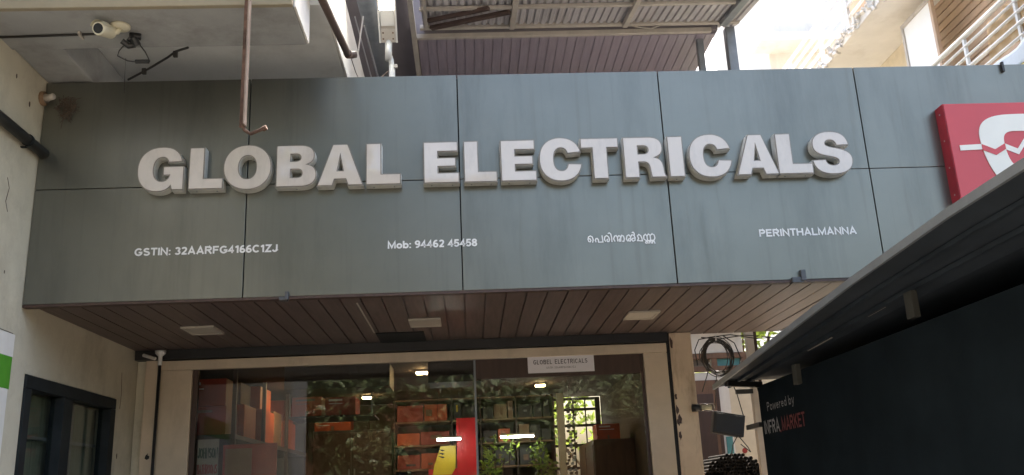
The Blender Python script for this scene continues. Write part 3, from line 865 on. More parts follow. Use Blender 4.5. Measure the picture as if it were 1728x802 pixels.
jb.tube([(-.53, -.60, 3.985), (-.50, -.58, 3.965), (-.47, -.575, 3.975)], .016, 10)
jb.tube([(-.47, -.60, 4.0), (-.455, -.58, 3.965)], .02, 10)
jb.build('connector', M['black'], cc)
cb = MB()
cb.tube([(-.51, -.585, 3.985), (-.555, -.56, 3.95), (-.57, -.54, 3.93), (-.52, -.53, 3.905), (-.46, -.53, 3.895), (-.40, -.54, 3.895), (-.42, -.56, 3.94), (-.45, -.575, 3.98)], .0035, 6)
cb.tube([(-.53, -.53, 3.92), (-.528, -.528, 3.80), (-.525, -.526, 3.72)], .0012, 4)
cb.build('cable', M['cable'], cc)
MB().tube([(-.475, -.535, 3.897), (-.405, -.54, 3.893)], .011, 10).build('plug', M['black'], cc)
cd = thing('conduit', (-.9, -.565, 4.05), 'thin grey cable conduit running along the beam to the security camera', 'conduit')
MB().tube([(-1.185, -.556, 4.042), (-.63, -.575, 4.042)], .0065, 8).build('tube', M['cable'], cd, smooth=True)
MB().box(-.762, -.75, -.60, -.54, 4.028, 4.049, bev=.001).build('saddle', M['steel_cream'], cd)
wr = MB().tube([(-.25, -.402, 4.046), (-.34, -.33, 4.062), (-.40, -.27, 4.06), (-.52, -.17, 4.055), (-.62, -.09, 4.052), (-.71, -.02, 4.05)], .0065, 8).build('black_cable', M['cable'], smooth=True)
tag(wr, 'black cable slanting from the beam down to the top of the sign', 'cable')
for t, zz in ((.2, 0), (.72, 0)):
    p = Vector((-.25, -.402, 4.05)).lerp(Vector((-.71, -.02, 4.05)), t)
    MB().box(p.x - .012, p.x + .012, p.y - .01, p.y + .01, p.z - .02, p.z + .015, bev=.003).build('cable_tie', M['cable'], wr)

# brown drain pipe by the white slab edge
dp = thing('drain_pipe', (.56, -.4, 4.1), 'brown drain pipe with an elbow along the white slab edge at top', 'drain pipe')
MB().tube([(.56, -1.2, 3.965), (.555, .085, 4.25)], .021, 16).build('pipe', M['brown_pipe'], dp, smooth=True)
MB().tube([(.555, .075, 4.248), (.556, .105, 4.254), (.575, .125, 4.262), (.60, .135, 4.27)], [.025, .026, .024, .022], 14).build('elbow', M['brown_pipe'], dp, smooth=True)

# rusty angle hanging in front of the sign
ra = thing('rusty_hanger', (.21, -.95, 3.325), 'rusty steel angle hanging down in front of the sign with a bolt at its end', 'hanger')
MB().box(.190, .2145, -.953, -.945, 3.326, 5.2, bev=.001).build('flange', M['rust'], ra)
MB().box(.2145, .2225, -.985, -.945, 3.330, 5.2, bev=.001).build('flange', M['rust_light'], ra)
bt = MB()
bt.tube([(.215, -.95, 3.312), (.245, -.955, 3.29), (.31, -.965, 3.312)], .0085, 10)
bt.tube([(.20, -.95, 3.35), (.215, -.95, 3.312)], .008, 8)
bt.tube([(.303, -.964, 3.309), (.322, -.967, 3.316)], .0125, 6)
bt.build('bolt', M['rust'], ra)

# ------------------------------------------------------------------ street lamp above the sign
sl_ = thing('street_lamp', (.77, .6, 2.95), 'lit white LED street lamp on a pale pole standing above the sign', 'street lamp')
MB().tube([(.785, .6, 2.95), (.785, .6, 4.43)], .021, 16).build('pole', M['alu'], sl_, smooth=True)
MB().tube([(.762, .585, 4.46), (.765, .58, 4.60)], .024, 16).build('socket', M['alu'], sl_, smooth=True)
MB().tube([(.785, .6, 4.38), (.78, .597, 4.46), (.768, .59, 4.5)], .018, 12).build('socket', M['alu'], sl_, smooth=True)
MB().box(.80, .822, .575, .60, 4.40, 4.425, bev=.002).build('clamp', M['steel_cream'], sl_)
MB().tube([(.70, .62, 4.34), (.76, .60, 4.385)], .004, 6).build('clamp', M['rust_light'], sl_)
Rx = Matrix.Rotation(R_(38), 3, 'X')
hp = Vector((.765, .575, 4.60))
def head(x0, x1, y0, y1, z0, z1, bev=.0):
    b = MB().box(x0, x1, y0, y1, z0, z1, bev=bev)
    for v in b.bm.verts:
        v.co = Rx @ v.co + hp
    return b
hb_ = head(-.058, .058, -.0, .028, -.01, .62, .004).build('lamp_head', M['steel_cream'], sl_)
head(-.062, -.05, -.02, -.0005, -.012, .62, .002).build('rail', M['alu'], hb_)
head(.05, .062, -.02, -.0005, -.012, .62, .002).build('rail', M['alu'], hb_)
head(-.046, .046, -.012, -.0008, .10, .205, .002).build('driver_cover', M['alu'], hb_)
head(-.048, .048, -.016, -.0005, -.01, .082, .002).build('mount_plate', M['steel_cream'], hb_)
for sx in (-.033, .033):
    for sz in (.015, .055):
        head(sx - .005, sx + .005, -.0195, -.0162, sz - .005, sz + .005).build('bolt', M['rust'], hb_)
head(-.047, .047, -.008, -.001, .215, .60, .001).build('led_panel', M['led'], hb_)

# ------------------------------------------------------------------ soffit lights
for cx, lab in ((-.49, 'square recessed ceiling light near the left end of the brown soffit'),
                (.963, 'square recessed ceiling light beside the dark hatch, middle of the soffit'),
                (2.41, 'square recessed ceiling light in the soffit above the paper shop notice')):
    t = thing('ceiling_light', (cx, .97, 2.73), lab, 'ceiling light', 'recessed lights in the brown soffit')
    f = MB()
    for a in ((-.105, .105, -.13, -.112), (-.105, .105, .112, .13), (-.105, -.09, -.1118, .1118), (.09, .105, -.1118, .1118)):
        f.box(cx + a[0], cx + a[1], .97 + a[2], .97 + a[3], 2.722, 2.7335)
    f.build('frame', M['lamp_panel'], t)
    MB().box(cx - .0895, cx + .0895, .97 - .1115, .97 + .1115, 2.726, 2.7335).build('diffuser', M['lamp_panel'], t)

# ------------------------------------------------------------------ things at the shop front
pn = thing('paper_notice', (1.93, 1.74, 2.47), 'white paper notice reading GLOBEL ELECTRICALS stuck on the right glass', 'notice')
NB = MB()
NB.box(1.683, 2.18, 1.742, 1.748, 2.468, 2.598, bev=.001)
NB.build('sheet', M['paper'], pn)
def on_notice(u, v, hh): return (u, 1.7412 - hh, v)
lettering('GLOBEL ELECTRICALS', 1.725, 2.13, 2.531, .034, on_notice, .95, .2, .6).build('lettering', M['ink'], pn)
lettering('GSTIN 32AARFG4166C1ZJ', 1.82, 2.04, 2.498, .014, on_notice, .7, .12, .5).build('lettering', M['ink'], pn)
# black conduit rod with white bulb fitting at the left pilaster
br = thing('awning_rod', (-.98, 1.66, 1.0), 'black upright rod with a white cap in front of the left jamb', 'rod')
MB().tube([(-1.0, 1.66, .15), (-.985, 1.66, 2.66)], .011, 10).build('rod', M['black'], br, smooth=True)
MB().tube([(-.985, 1.66, 2.615), (-.985, 1.66, 2.68), (-.985, 1.66, 2.70), (-.985, 1.66, 2.722)], [.014, .015, .036, .04], 14).build('cap', M['alu'], br, smooth=True)
bp2 = MB().tube([(-1.12, 1.70, 2.70), (-1.02, 1.66, 2.665)], .012, 8).build('rod', M['alu'], br)
# dark splash stains / apple shaped hole on the pilaster
st = thing('wall_hook', (-.90, 1.73, 2.0), 'small dark hook plate on the beige left jamb of the shop front', 'hook')
MB().prism([(-1.075 + a, 1.742, 1.958 + b) for a, b in ((0, .01), (.014, 0), (.03, .008), (.032, .025), (.018, .032), (.022, .045), (.006, .03))], (0, -.006, 0)).build('plate', M['black'], st)

# column right of the shop front, with flaking paint
col = thing('column', (2.85, 1.8, 0), 'cream column with flaking paint right of the shop front', 'column')
MB().box(2.762, 2.93, 1.74, 1.95, 0, 2.733, bev=.006).build('shaft', M['peel'], col)
for (fx, fz, s) in ((2.775, 2.655, 1.6), (2.772, 2.255, 1.0), (2.772, 2.16, 1.3), (2.79, 2.09, 1.5), (2.772, 2.07, 1.1), (2.78, 1.97, 1.2)):
    pts = []
    nn = 11
    for i in range(nn):
        a = 2 * math.pi * i / nn
        r = rnd.uniform(.5, 1.1)
        pts.append((max(2.7625, fx + .011 * s * r * math.cos(a)), 1.7392, fz + .03 * s * r * math.sin(a)))
    MB().prism(pts, (0, -.0015, 0)).build('paint_flake', M['wood_dark'], col)
MB().box(2.738, 2.761, 1.745, 1.9, 0, 2.733).build('joint', M['gap'], col)
# jam jar bulb on the column
jl = thing('glass_bulb', (2.95, 1.72, 2.16), 'glass jar bulb with a dark socket mounted sideways on the cream column', 'bulb')
MB().tube([(2.88, 1.715, 2.165), (2.935, 1.69, 2.163)], [.028, .026], 14).build('socket', M['black'], jl, smooth=True)
MB().tube([(2.935, 1.69, 2.163), (2.95, 1.685, 2.163), (3.02, 1.66, 2.16), (3.03, 1.655, 2.16)], [.024, .027, .027, .014], 16).build('jar', M['clear'], jl, smooth=True)
MB().tube([(2.945, 1.687, 2.163), (3.01, 1.663, 2.16)], .018, 10).build('filament_tube', M['camera_white'], jl, smooth=True)

# ------------------------------------------------------------------ inside the shop
# left-hand shelf with cartons
ls = thing('wall_shelf', (-.85, 3.4, 1.0), 'dark long shelf along the left inner wall of the shop', 'shelf')
MB().box(IX0 + .01, -.52, 2.0, 5.1, 2.10, 2.135).build('shelf_board', M['wood_dark'], ls)
MB().box(IX0 + .01, -.52, 2.0, 5.1, 1.40, 1.435).build('shelf_board', M['wood_dark'], ls)
for yy in (2.0, 3.0, 4.0, 5.07):
    MB().box(-.545, -.515, yy, yy + .03, .15, 2.645).build('upright', M['wood_dark'], ls)
ctn = {}
def carton(x0, x1, y0, y1, z0, z1, mt, label, group, face='y'):
    t = thing('carton', ((x0 + x1) / 2, (y0 + y1) / 2, z0), label, 'carton', group)
    b = MB().box(x0, x1, y0, y1, z0, z1, bev=.004).build('box', M[mt], t)
    w_, h_ = x1 - x0, z1 - z0
    if face == 'y':
        pb_ = MB()
        for q in range(rnd.randint(2, 4)):
            zz = z0 + h_ * (.78 - q * .16)
            pb_.box(x0 + w_ * .12, x0 + w_ * rnd.uniform(.4, .86), y0 - .002, y0 - .0005, zz, zz + h_ * (.10 if q == 0 else .035))
        pb_.build('print', M[rnd.choice(('box_print', 'paper', 'dark_box'))], t)
    else:
        MB().box(x1 + .0005, x1 + .003, y0 + .05, y1 - .05, z0 + h_ * .3, z0 + h_ * .62).build('print', M['box_print'], t)
    MB().box(x0 + w_ * .46, x0 + w_ * .54, y0 - .004, y0 - .0008, z0 + .002, z0 + h_ * .26).build('tape', M['kraft_box'], t)
    return t
g1 = 'cartons on the left shelf inside the shop'
NAMES = ['lower red carton nearest the glass on the left shelf', 'upper red carton nearest the glass, on the left shelf', 'orange carton second along the left shelf behind the red ones',
         'brown carton on the orange one, left shelf', 'wide orange carton halfway along the left shelf', 'orange red carton above the wide orange one, left shelf',
         'brown carton toward the back of the left shelf', 'orange carton at the back end of the left shelf', 'red carton on top at the back end of the left shelf']
for (y0, y1, z0, z1, mt, x1), nm in zip(((2.05, 2.40, 2.137, 2.35, 'red_box', -.60), (2.06, 2.38, 2.353, 2.56, 'red_box', -.61), (2.45, 2.85, 2.137, 2.40, 'orange_box', -.56),
        (2.47, 2.80, 2.403, 2.58, 'kraft_box', -.60), (3.06, 3.55, 2.137, 2.42, 'orange_box', -.555), (3.08, 3.5, 2.423, 2.62, 'orange_box', -.58),
        (3.6, 3.97, 2.137, 2.45, 'kraft_box', -.57), (4.06, 4.6, 2.137, 2.40, 'orange_box', -.555), (4.08, 4.55, 2.403, 2.60, 'red_box', -.57)), NAMES):
    carton(IX0 + .03, x1, y0, y1, z0, z1, mt, nm, g1, 'y')
# loose cartons hung from the ceiling rack over the window
rk = thing('ceiling_rack', (.1, 2.4, 2.3), 'thin dark hanging rack under the shop ceiling behind the left glass', 'rack')
MB().box(-.25, .45, 2.62, 3.1, 2.285, 2.30).build('shelf_board', M['wood_dark'], rk)
for xx in (-.24, .43):
    MB().box(xx, xx + .012, 2.62, 2.632, 2.30, 2.65).build('hanger', M['steel_grey'], rk)
carton(-.22, .02, 2.64, 2.95, 2.302, 2.46, 'orange_box', 'bright orange carton at left on the hanging rack', 'cartons on the hanging rack', 'y')
carton(.05, .3, 2.64, 2.95, 2.302, 2.45, 'red_box', 'dark red carton at right on the hanging rack', 'cartons on the hanging rack', 'y')
# poster board behind the glass at bottom left
pbd = thing('poster_board', (-.75, 2.2, 1.5), 'pale poster board lettered JOHNSON BATHROOMS behind the bottom left glass', 'poster')
MB().box(-.735, -.585, 1.83, 1.845, 1.2, 2.09).build('board', M['poster'], pbd)
MB().box(-.57, -.18, 1.9, 1.915, 1.2, 2.05, bev=.002).build('board', M['red_box'], pbd)
MB().box(-.55, -.36, 1.893, 1.899, 1.3, 2.02).build('panel_print', M['kraft_box'], pbd)
def on_poster(u, v, hh): return (u, 1.829 - hh, v)
lettering('JOHNSON', -.73, -.59, 1.955, .075, on_poster, 1.0, .12).build('lettering', M['ink_green'], pbd)
lettering('BATHROOMS', -.73, -.59, 1.845, .07, on_poster, .9, .1).build('lettering', M['ink_red'], pbd)
# back shelf unit
bs = thing('display_shelf', (1.3, 5.2, 0), 'wide dark display shelf across the back wall of the shop', 'shelf')
for zz in (1.55, 1.90, 2.15, 2.40, 2.635):
    MB().box(.42, 2.16, 5.0, 5.36, zz, zz + .018).build('shelf_board', M['kraft_box'], bs)
for xx in (.42, 1.04, 1.35, 1.74, 2.145):
    MB().box(xx, xx + .018, 4.99, 5.37, .15, 2.65).build('upright', M['wood_dark'], bs)
MB().box(.42, 2.16, 5.372, 5.385, .15, 2.65).build('back_panel', M['int_dark'], bs)
kinds = {'red_box': 'red', 'orange_box': 'orange', 'kraft_box': 'brown', 'dark_box': 'black'}
gb = 'boxes on the back display shelf'
bays = ((.445, 1.035, 'first bay from the left'), (1.065, 1.345, 'second bay from the left'), (1.375, 1.735, 'third bay from the left'), (1.765, 2.14, 'right hand bay'))
rowsz = ((2.42, 'top'), (2.17, 'second'), (1.92, 'third'), (1.57, 'lowest'))
for bi, (bx0, bx1, bn) in enumerate(bays):
    for zi, (zz, zn) in enumerate(rowsz):
        px = bx0 + .01
        cnt = 0
        while px < bx1 - .07:
            wd = min(rnd.uniform(.09, .17) if bi else rnd.uniform(.25, .34), bx1 - px - .005)
            hh = rnd.uniform(.12, .2)
            mt = rnd.choice(('red_box', 'red_box', 'orange_box')) if bi == 0 and zi < 3 else rnd.choice(('dark_box', 'dark_box', 'kraft_box', 'orange_box' if zi == 1 else 'dark_box'))
            t = thing('product_box', (px + wd / 2, 5.1, zz), f'{kinds[mt]} box on the {zn} back shelf, {bn}, ' + ('leftmost', 'second box', 'third box', 'fourth box', 'fifth box', 'sixth box')[min(cnt, 5)], 'box', gb)
            MB().box(px, px + wd - .012, 5.03, 5.28, zz, zz + hh, bev=.003).build('box', M[mt], t)
            if rnd.random() < .6:
                u0, v0 = rnd.uniform(.05, .4), rnd.uniform(.1, .5)
                MB().box(px + wd * u0, px + wd * (u0 + rnd.uniform(.15, .45)), 5.0275, 5.0297, zz + hh * v0, zz + hh * (v0 + rnd.uniform(.1, .4))).build('print', M[rnd.choice(('box_print', 'kraft_box', 'steel_grey', 'banner_yellow', 'dark_box'))], t)
            px += wd
            cnt += 1
dc = thing('tall_cupboard', (-.05, 5.2, .15), 'tall dark cupboard at the back left of the shop beside the display shelf', 'cupboard')
MB().box(-.46, .40, 5.05, 5.38, .15, 2.36, bev=.006).build('carcass', M['int_dark'], dc)
for k in range(2):
    MB().box(-.45 + k * .425, -.04 + k * .425, 5.04, 5.0495, .2, 2.33, bev=.003).build('door', M['wood_dark'], dc)
    MB().box(-.07 + k * .06, -.055 + k * .06, 5.03, 5.0395, 1.8, 1.95).build('handle', M['steel_grey'], dc)
carton(-.44, -.05, 5.07, 5.33, 2.362, 2.55, 'orange_box', 'orange carton on top of the tall dark cupboard at back left', None, 'y')
# banner and tubes
bn_ = thing('banner', (1.1, 4.7, 1.2), 'tall red and yellow advertising banner standing in the shop', 'banner')
MB().box(1.10, 1.30, 4.70, 4.715, .3, 2.41).build('red_sheet', M['banner_red'], bn_)
MB().prism([(.93, 4.69, 2.13), (.86, 4.69, 1.93), (.845, 4.69, 1.84), (1.04, 4.69, 1.84), (1.08, 4.69, 1.90), (1.09, 4.69, 2.13)], (0, .012, 0)).build('yellow_sheet', M['banner_yellow'], bn_)
MB().box(.80, 1.098, 4.704, 4.716, .3, 1.90).build('red_sheet', M['banner_red'], bn_)
for k in range(3):
    MB().prism([(.90, 4.6885, 2.10 - k * .035), (.95, 4.6885, 2.075 - k * .035), (.975, 4.6885, 2.085 - k * .035), (.95, 4.6885, 2.095 - k * .035)], (0, -.001, 0)).build('print', M['black'], bn_)
for x0, x1, lab in ((.908, 1.145, 'short lit tube light in front of the red and yellow banner'), (1.55, 1.885, 'long lit tube light in front of the back shelves, right of the banner')):
    t = thing('tube_light', ((x0 + x1) / 2, 4.35, 2.17), lab, 'tube light', 'lit tube lights in the shop')
    MB().tube([(x0, 4.35, 2.174), (x1, 4.35, 2.174)], .011, 10).build('tube', M['tube'], t, smooth=True)
    MB().box(x0 - .01, x1 + .01, 4.335, 4.37, 2.188, 2.204).build('batten', M['alu'], t)
    for xx in (x0 + .01, x1 - .01):
        MB().tube([(xx, 4.35, 2.2), (xx, 4.35, 2.655)], .002, 4).build('hanger', M['cable'], t)
for cx, cy, lab in ((.196, 4.45, 'small warm ceiling lamp deep in the left part of the shop'), (1.946, 3.95, 'small warm ceiling lamp over the right back shelves'), (.846, 2.72, 'small warm ceiling lamp near the glass in the middle of the shop'), (-.33, 3.55, 'small warm ceiling lamp close to the orange cartons at left in the shop')):
    t = thing('downlight', (cx, cy, 2.62), lab, 'ceiling lamp', 'warm ceiling lamps in the shop')
    MB().box(cx - .055, cx + .055, cy - .055, cy + .055, 2.636, 2.654, bev=.004).build('housing', M['alu'], t)
    MB().box(cx - .045, cx + .045, cy - .045, cy + .045, 2.625, 2.6355, bev=.003).build('lamp', M['warm'], t)

# ------------------------------------------------------------------ foliage builder
def leaves(m, c, rad, n, size, r2=None, droop=.0, stem=None):
    rr = r2 or rnd
    for i in range(n):
        while True:
            p = Vector((rr.uniform(-1, 1), rr.uniform(-1, 1), rr.uniform(-1, 1)))
            if p.length < 1: break
        p = Vector((p.x * rad[0], p.y * rad[1], p.z * rad[2])) + Vector(c)
        a = Vector((rr.gauss(0, 1), rr.gauss(0, 1), rr.gauss(0, .7) - droop)).normalized()
        b = a.orthogonal().normalized()
        b = Matrix.Rotation(rr.uniform(0, 6.28), 3, a) @ b
        s = size * rr.uniform(.6, 1.3)
        nrm = a.cross(b)
        v = [m.bm.verts.new(q) for q in (p, p + a * s * .5 + b * s * .24 + nrm * s * .06, p + a * s, p + a * s * .5 - b * s * .24 + nrm * s * .06)]
        m.bm.faces.new((v[0], v[1], v[2], v[3]))
def tree(x, y, ht, rad, label, n, size, mt='leaf', group=None, seed=1, cat='tree', name='tree', base=0.0):
    rr = random.Random(seed)
    t = thing(name, (x, y, base), label, cat, group)
    tr = MB()
    tr.tube([(x, y, base), (x + .1 * rad, y, base + ht * .3), (x - .05 * rad, y, base + ht * .62)], [.06 * rad + .01, .045 * rad + .008, .02 * rad + .004], 8)
    clumps = []
    for i in range(9):
        a = rr.uniform(0, 6.28)
        c = Vector((x + math.cos(a) * rad * rr.uniform(.2, .7), y + math.sin(a) * rad * rr.uniform(.2, .7), base + ht * rr.uniform(.5, .92)))
        tr.tube([(x, y, base + ht * rr.uniform(.3, .6)), ((x + c.x) / 2, (y + c.y) / 2, c.z - .12 * ht), c], [.02 * rad + .003, .014 * rad + .002, .006 * rad + .001], 6)
        clumps.append(c)
    tr.build('trunk', M['bark'], t)
    m = MB()
    for c in clumps:
        leaves(m, c, (rad * .42, rad * .42, ht * .16), n // 9, size, rr)
    m.build('crown', M[mt], t)
    return t
# plants inside
for i, (x, y, hh, rd, lab) in enumerate(((1.52, 4.35, 1.1, .22, 'leafy potted plant below the long tube light in the shop'), (1.95, 4.5, 1.0, .2, 'leafy potted plant at the right end of the back shelves'))):
    t = tree(x, y, hh, rd, lab, 260, .07, 'leaf', 'potted plants in the shop', 20 + i, 'plant', 'potted_plant', 1.1)
    MB().tube([(x, y, .95), (x, y, 1.15)], [.09, .12], 14).build('pot', M['orange_box'], t)
    MB().box(x - .14, x + .14, y - .14, y + .14, .15, .948).build('stand', M['wood_dark'], t)
# bars modelled behind the right glass in place of a street reflection
gw = thing('reflection_bars', (2.3, 5.42, 1.55), 'barred rear window with greenery behind at the right of the shop interior', 'window')
MB().box(1.90, 1.96, 5.405, 5.44, 1.56, 2.65).build('frame', M['wood_dark'], gw)
MB().box(2.68, 2.735, 5.405, 5.44, 1.56, 2.65).build('frame', M['wood_dark'], gw)
for zz in (1.56, 1.85, 2.10, 2.32, 2.5, 2.62):
    MB().box(1.962, 2.678, 5.41, 5.43, zz, zz + .03).build('crossbar', M['wood_dark'], gw)
for xx in (2.1, 2.26, 2.42, 2.56):
    MB().box(xx, xx + .014, 5.431, 5.443, 1.56, 2.65).build('bar', M['wood_dark'], gw)
yp = thing('reflected_strip', (2.22, 4.9, .15), 'narrow ochre post in place of a yellow strip reflected in the right glass', 'post')
MB().box(2.19, 2.265, 4.88, 4.96, .15, 2.652, bev=.004).build('post', M['ochre'], yp)  # solid post modelled in place of a reflected yellow strip
sk = thing('side_cupboard', (2.5, 4.0, .15), 'brown wooden cupboard against the right inner wall of the shop', 'cupboard')
MB().box(2.36, 2.735, 3.4, 4.5, .15, 2.06, bev=.005).build('carcass', M['wood'], sk)
for k in range(2):
    MB().box(2.352, 2.3595, 3.43 + k * .54, 3.93 + k * .54, .2, 2.02, bev=.003).build('door', M['wood'], sk)
og = carton(2.40, 2.62, 3.45, 3.7, 2.062, 2.20, 'orange_box', 'orange carton on top of the brown cupboard at right', None, 'y')
hg = thing('hanging_packets', (2.3, 3.2, 1.8), 'string of small foil packets hanging behind the right glass', 'packets')
for k in range(26):
    zz = 2.42 - k * .028
    xx = 2.12 + rnd.uniform(-.02, .02) - .0015 * k
    for s in (0, 1):
        MB().prism([(xx + s * .045, 3.2, zz), (xx + .03 + s * .045, 3.19, zz + .006), (xx + .026 + s * .045, 3.195, zz - .02), (xx + .002 + s * .045, 3.2, zz - .018)], (0, .004, 0)).build('packet', M[rnd.choice(('steel_cream', 'alu', 'kraft_box', 'wood'))], hg)
MB().tube([(2.14, 3.21, 1.5), (2.14, 3.21, 2.65)], .002, 4).build('string', M['cable'], hg)

# ------------------------------------------------------------------ passage at right
hs = thing('rear_house', (4.2, 5.0, 0), 'cream house behind the passage right of the shop with a brown door', 'house')
HY = 4.62
MB().box(2.86, 3.59, HY, HY + .2, 0, 3.25).build('wall', M['white_wall'], hs)
MB().box(3.59, 4.22, HY + .001, HY + .2, 2.70, 2.78).build('wall', M['white_wall'], hs)
MB().box(3.90, 4.02, HY + .001, HY + .2, 0, 2.699).build('wall', M['white_wall'], hs)
MB().box(4.021, 4.62, HY + .012, HY + .2, 0, 2.699).build('wall', M['ochre'], hs)
for a, b, mt in ((4.12, 1.95, 'ink_red'), (4.2, 1.80, 'banner_yellow'), (4.32, 1.74, 'banner_yellow'), (4.08, 1.78, 'teal')):
    MB().tube([(a, HY + .012, b), (a, HY + .006, b)], .028, 12).build('sticker', M[mt], hs)
MB().box(3.59, 4.22, HY + .005, HY + .2, 2.99, 3.25).build('wall', M['white_wall'], hs)
MB().box(2.86, 4.24, HY - .2, HY + .2, 3.255, 3.33).build('roof', M['concrete'], hs)
MB().box(3.595, 4.25, HY - .02, HY + .06, 2.925, 2.985, bev=.004).build('lintel', M['wood'], hs)
MB().box(3.595, 4.62, HY - .02, HY + .06, 2.79, 2.845, bev=.004).build('lintel', M['wood'], hs)
for xx, mt in ((3.86, 'wood'), (4.19, 'wood')):
    MB().box(xx, xx + .06, HY - .015, HY + .055, 2.846, 2.924).build('mullion', M[mt], hs)
MB().box(3.60, 3.855, HY + .02, HY + .03, 2.846, 2.924).build('transom_pane', M['int_wall'], hs)
MB().box(3.925, 4.185, HY + .02, HY + .03, 2.846, 2.924).build('transom_pane', M['teal'], hs)
MB().box(3.93, 4.0, HY - .012, HY - .002, 1.85, 2.10).build('door_print', M['teal'], hs)
dr = MB().box(3.60, 3.88, HY - .03, HY + .03, .05, 2.695, bev=.005).build('door', M['wood'], hs)
for z0, z1 in ((.3, 1.3), (1.45, 2.55)):
    MB().box(3.64, 3.83, HY - .038, HY - .0305, z0, z1, bev=.003).build('door_panel', M['wood_dark'], dr)
MB().box(3.865, 3.90, HY - .035, HY + .03, .05, 2.695).build('door_frame', M['wood_dark'], hs)
# steel post of the passage
ps = thing('steel_post', (3.40, 1.95, 0), 'grey steel post standing behind the dark kiosk corner', 'post')
MB().box(3.50, 3.56, 2.20, 2.26, 0, 2.87, bev=.004).build('shaft', M['steel_cream'], ps)
MB().box(3.562, 3.585, 2.20, 2.25, 0, 2.87, bev=.002).build('shaft', M['wood_dark'], ps)
MB().box(3.36, 3.5, 2.18, 2.2, 2.30, 2.335).build('bracket', M['black'], ps)
# coil of wire
cw = thing('wire_coil', (3.16, 1.9, 2.41), 'hanging coil of black wire under the soffit right of the column', 'wire coil')
for k in range(15):
    rx, rz = .118 + rnd.uniform(-.04, .014), .142 + rnd.uniform(-.035, .012)
    ox, oy = rnd.uniform(-.014, .014), rnd.uniform(-.03, .03)
    tl = rnd.uniform(-.15, .15)
    pts = [(3.163 + ox + rx * math.cos(2 * math.pi * i / 28) + tl * .06 * math.sin(4 * math.pi * i / 28), 1.9 + oy + .02 * math.sin(2 * math.pi * i / 28), 2.712 - .147 + rz * math.sin(2 * math.pi * i / 28) - (k % 3) * .004) for i in range(29)]
    MB().tube(pts, .0032, 5).build('wire_loop', M['wire'], cw, smooth=True)
MB().tube([(3.165, 1.9, 2.735), (3.165, 1.9, 2.69)], .006, 6).build('hook', M['alu'], cw)
lw_ = MB()
for pts in ([(3.0, 1.9, 2.50), (2.99, 1.9, 2.62), (3.03, 1.9, 2.70), (3.12, 1.9, 2.715), (3.28, 1.9, 2.73), (3.5, 1.95, 2.70), (3.7, 2.0, 2.715)], [(3.22, 1.9, 2.725), (3.30, 1.88, 2.66), (3.335, 1.88, 2.55), (3.30, 1.88, 2.40)],
            [(3.02, 1.92, 2.30), (3.07, 1.92, 2.42), (3.10, 1.92, 2.52)], [(3.05, 1.9, 2.715), (3.2, 1.9, 2.70), (3.4, 1.92, 2.725), (3.6, 1.95, 2.71)], [(3.14, 1.9, 2.43), (3.13, 1.93, 2.30), (3.11, 1.94, 2.17)], [(3.24, 1.9, 2.40), (3.29, 1.93, 2.28), (3.325, 1.94, 2.11)],
            [(3.36, 1.9, 2.52), (3.42, 1.92, 2.42), (3.47, 1.93, 2.25)], [(3.26, 1.94, 1.96), (3.22, 1.94, 1.90), (3.20, 1.94, 1.82)], [(3.27, 1.94, 1.96), (3.33, 1.94, 1.88), (3.35, 1.94, 1.84), (3.28, 1.94, 1.90)]):
    lw_.tube(pts, .0042, 5)
o = lw_.build('loose_wires', M['cable'], smooth=True)
tag(o, 'loose black wires strung under the soffit edge around the wire coil', 'wires')
# tilted dark box on wires
db = thing('junction_box', (3.2, 1.94, 2.0), 'dark tilted box hanging on wires below the wire coil', 'junction box')
Ry = Matrix.Rotation(R_(11), 3, 'Y')
MB().box(3.085, 3.325, 1.93, 2.01, 1.97, 2.135, bev=.006, rot=Ry).build('case', M['black'], db)
MB().box(3.10, 3.31, 1.922, 1.9297, 1.983, 2.122, bev=.004, rot=Ry).build('lid', M['black'], db)
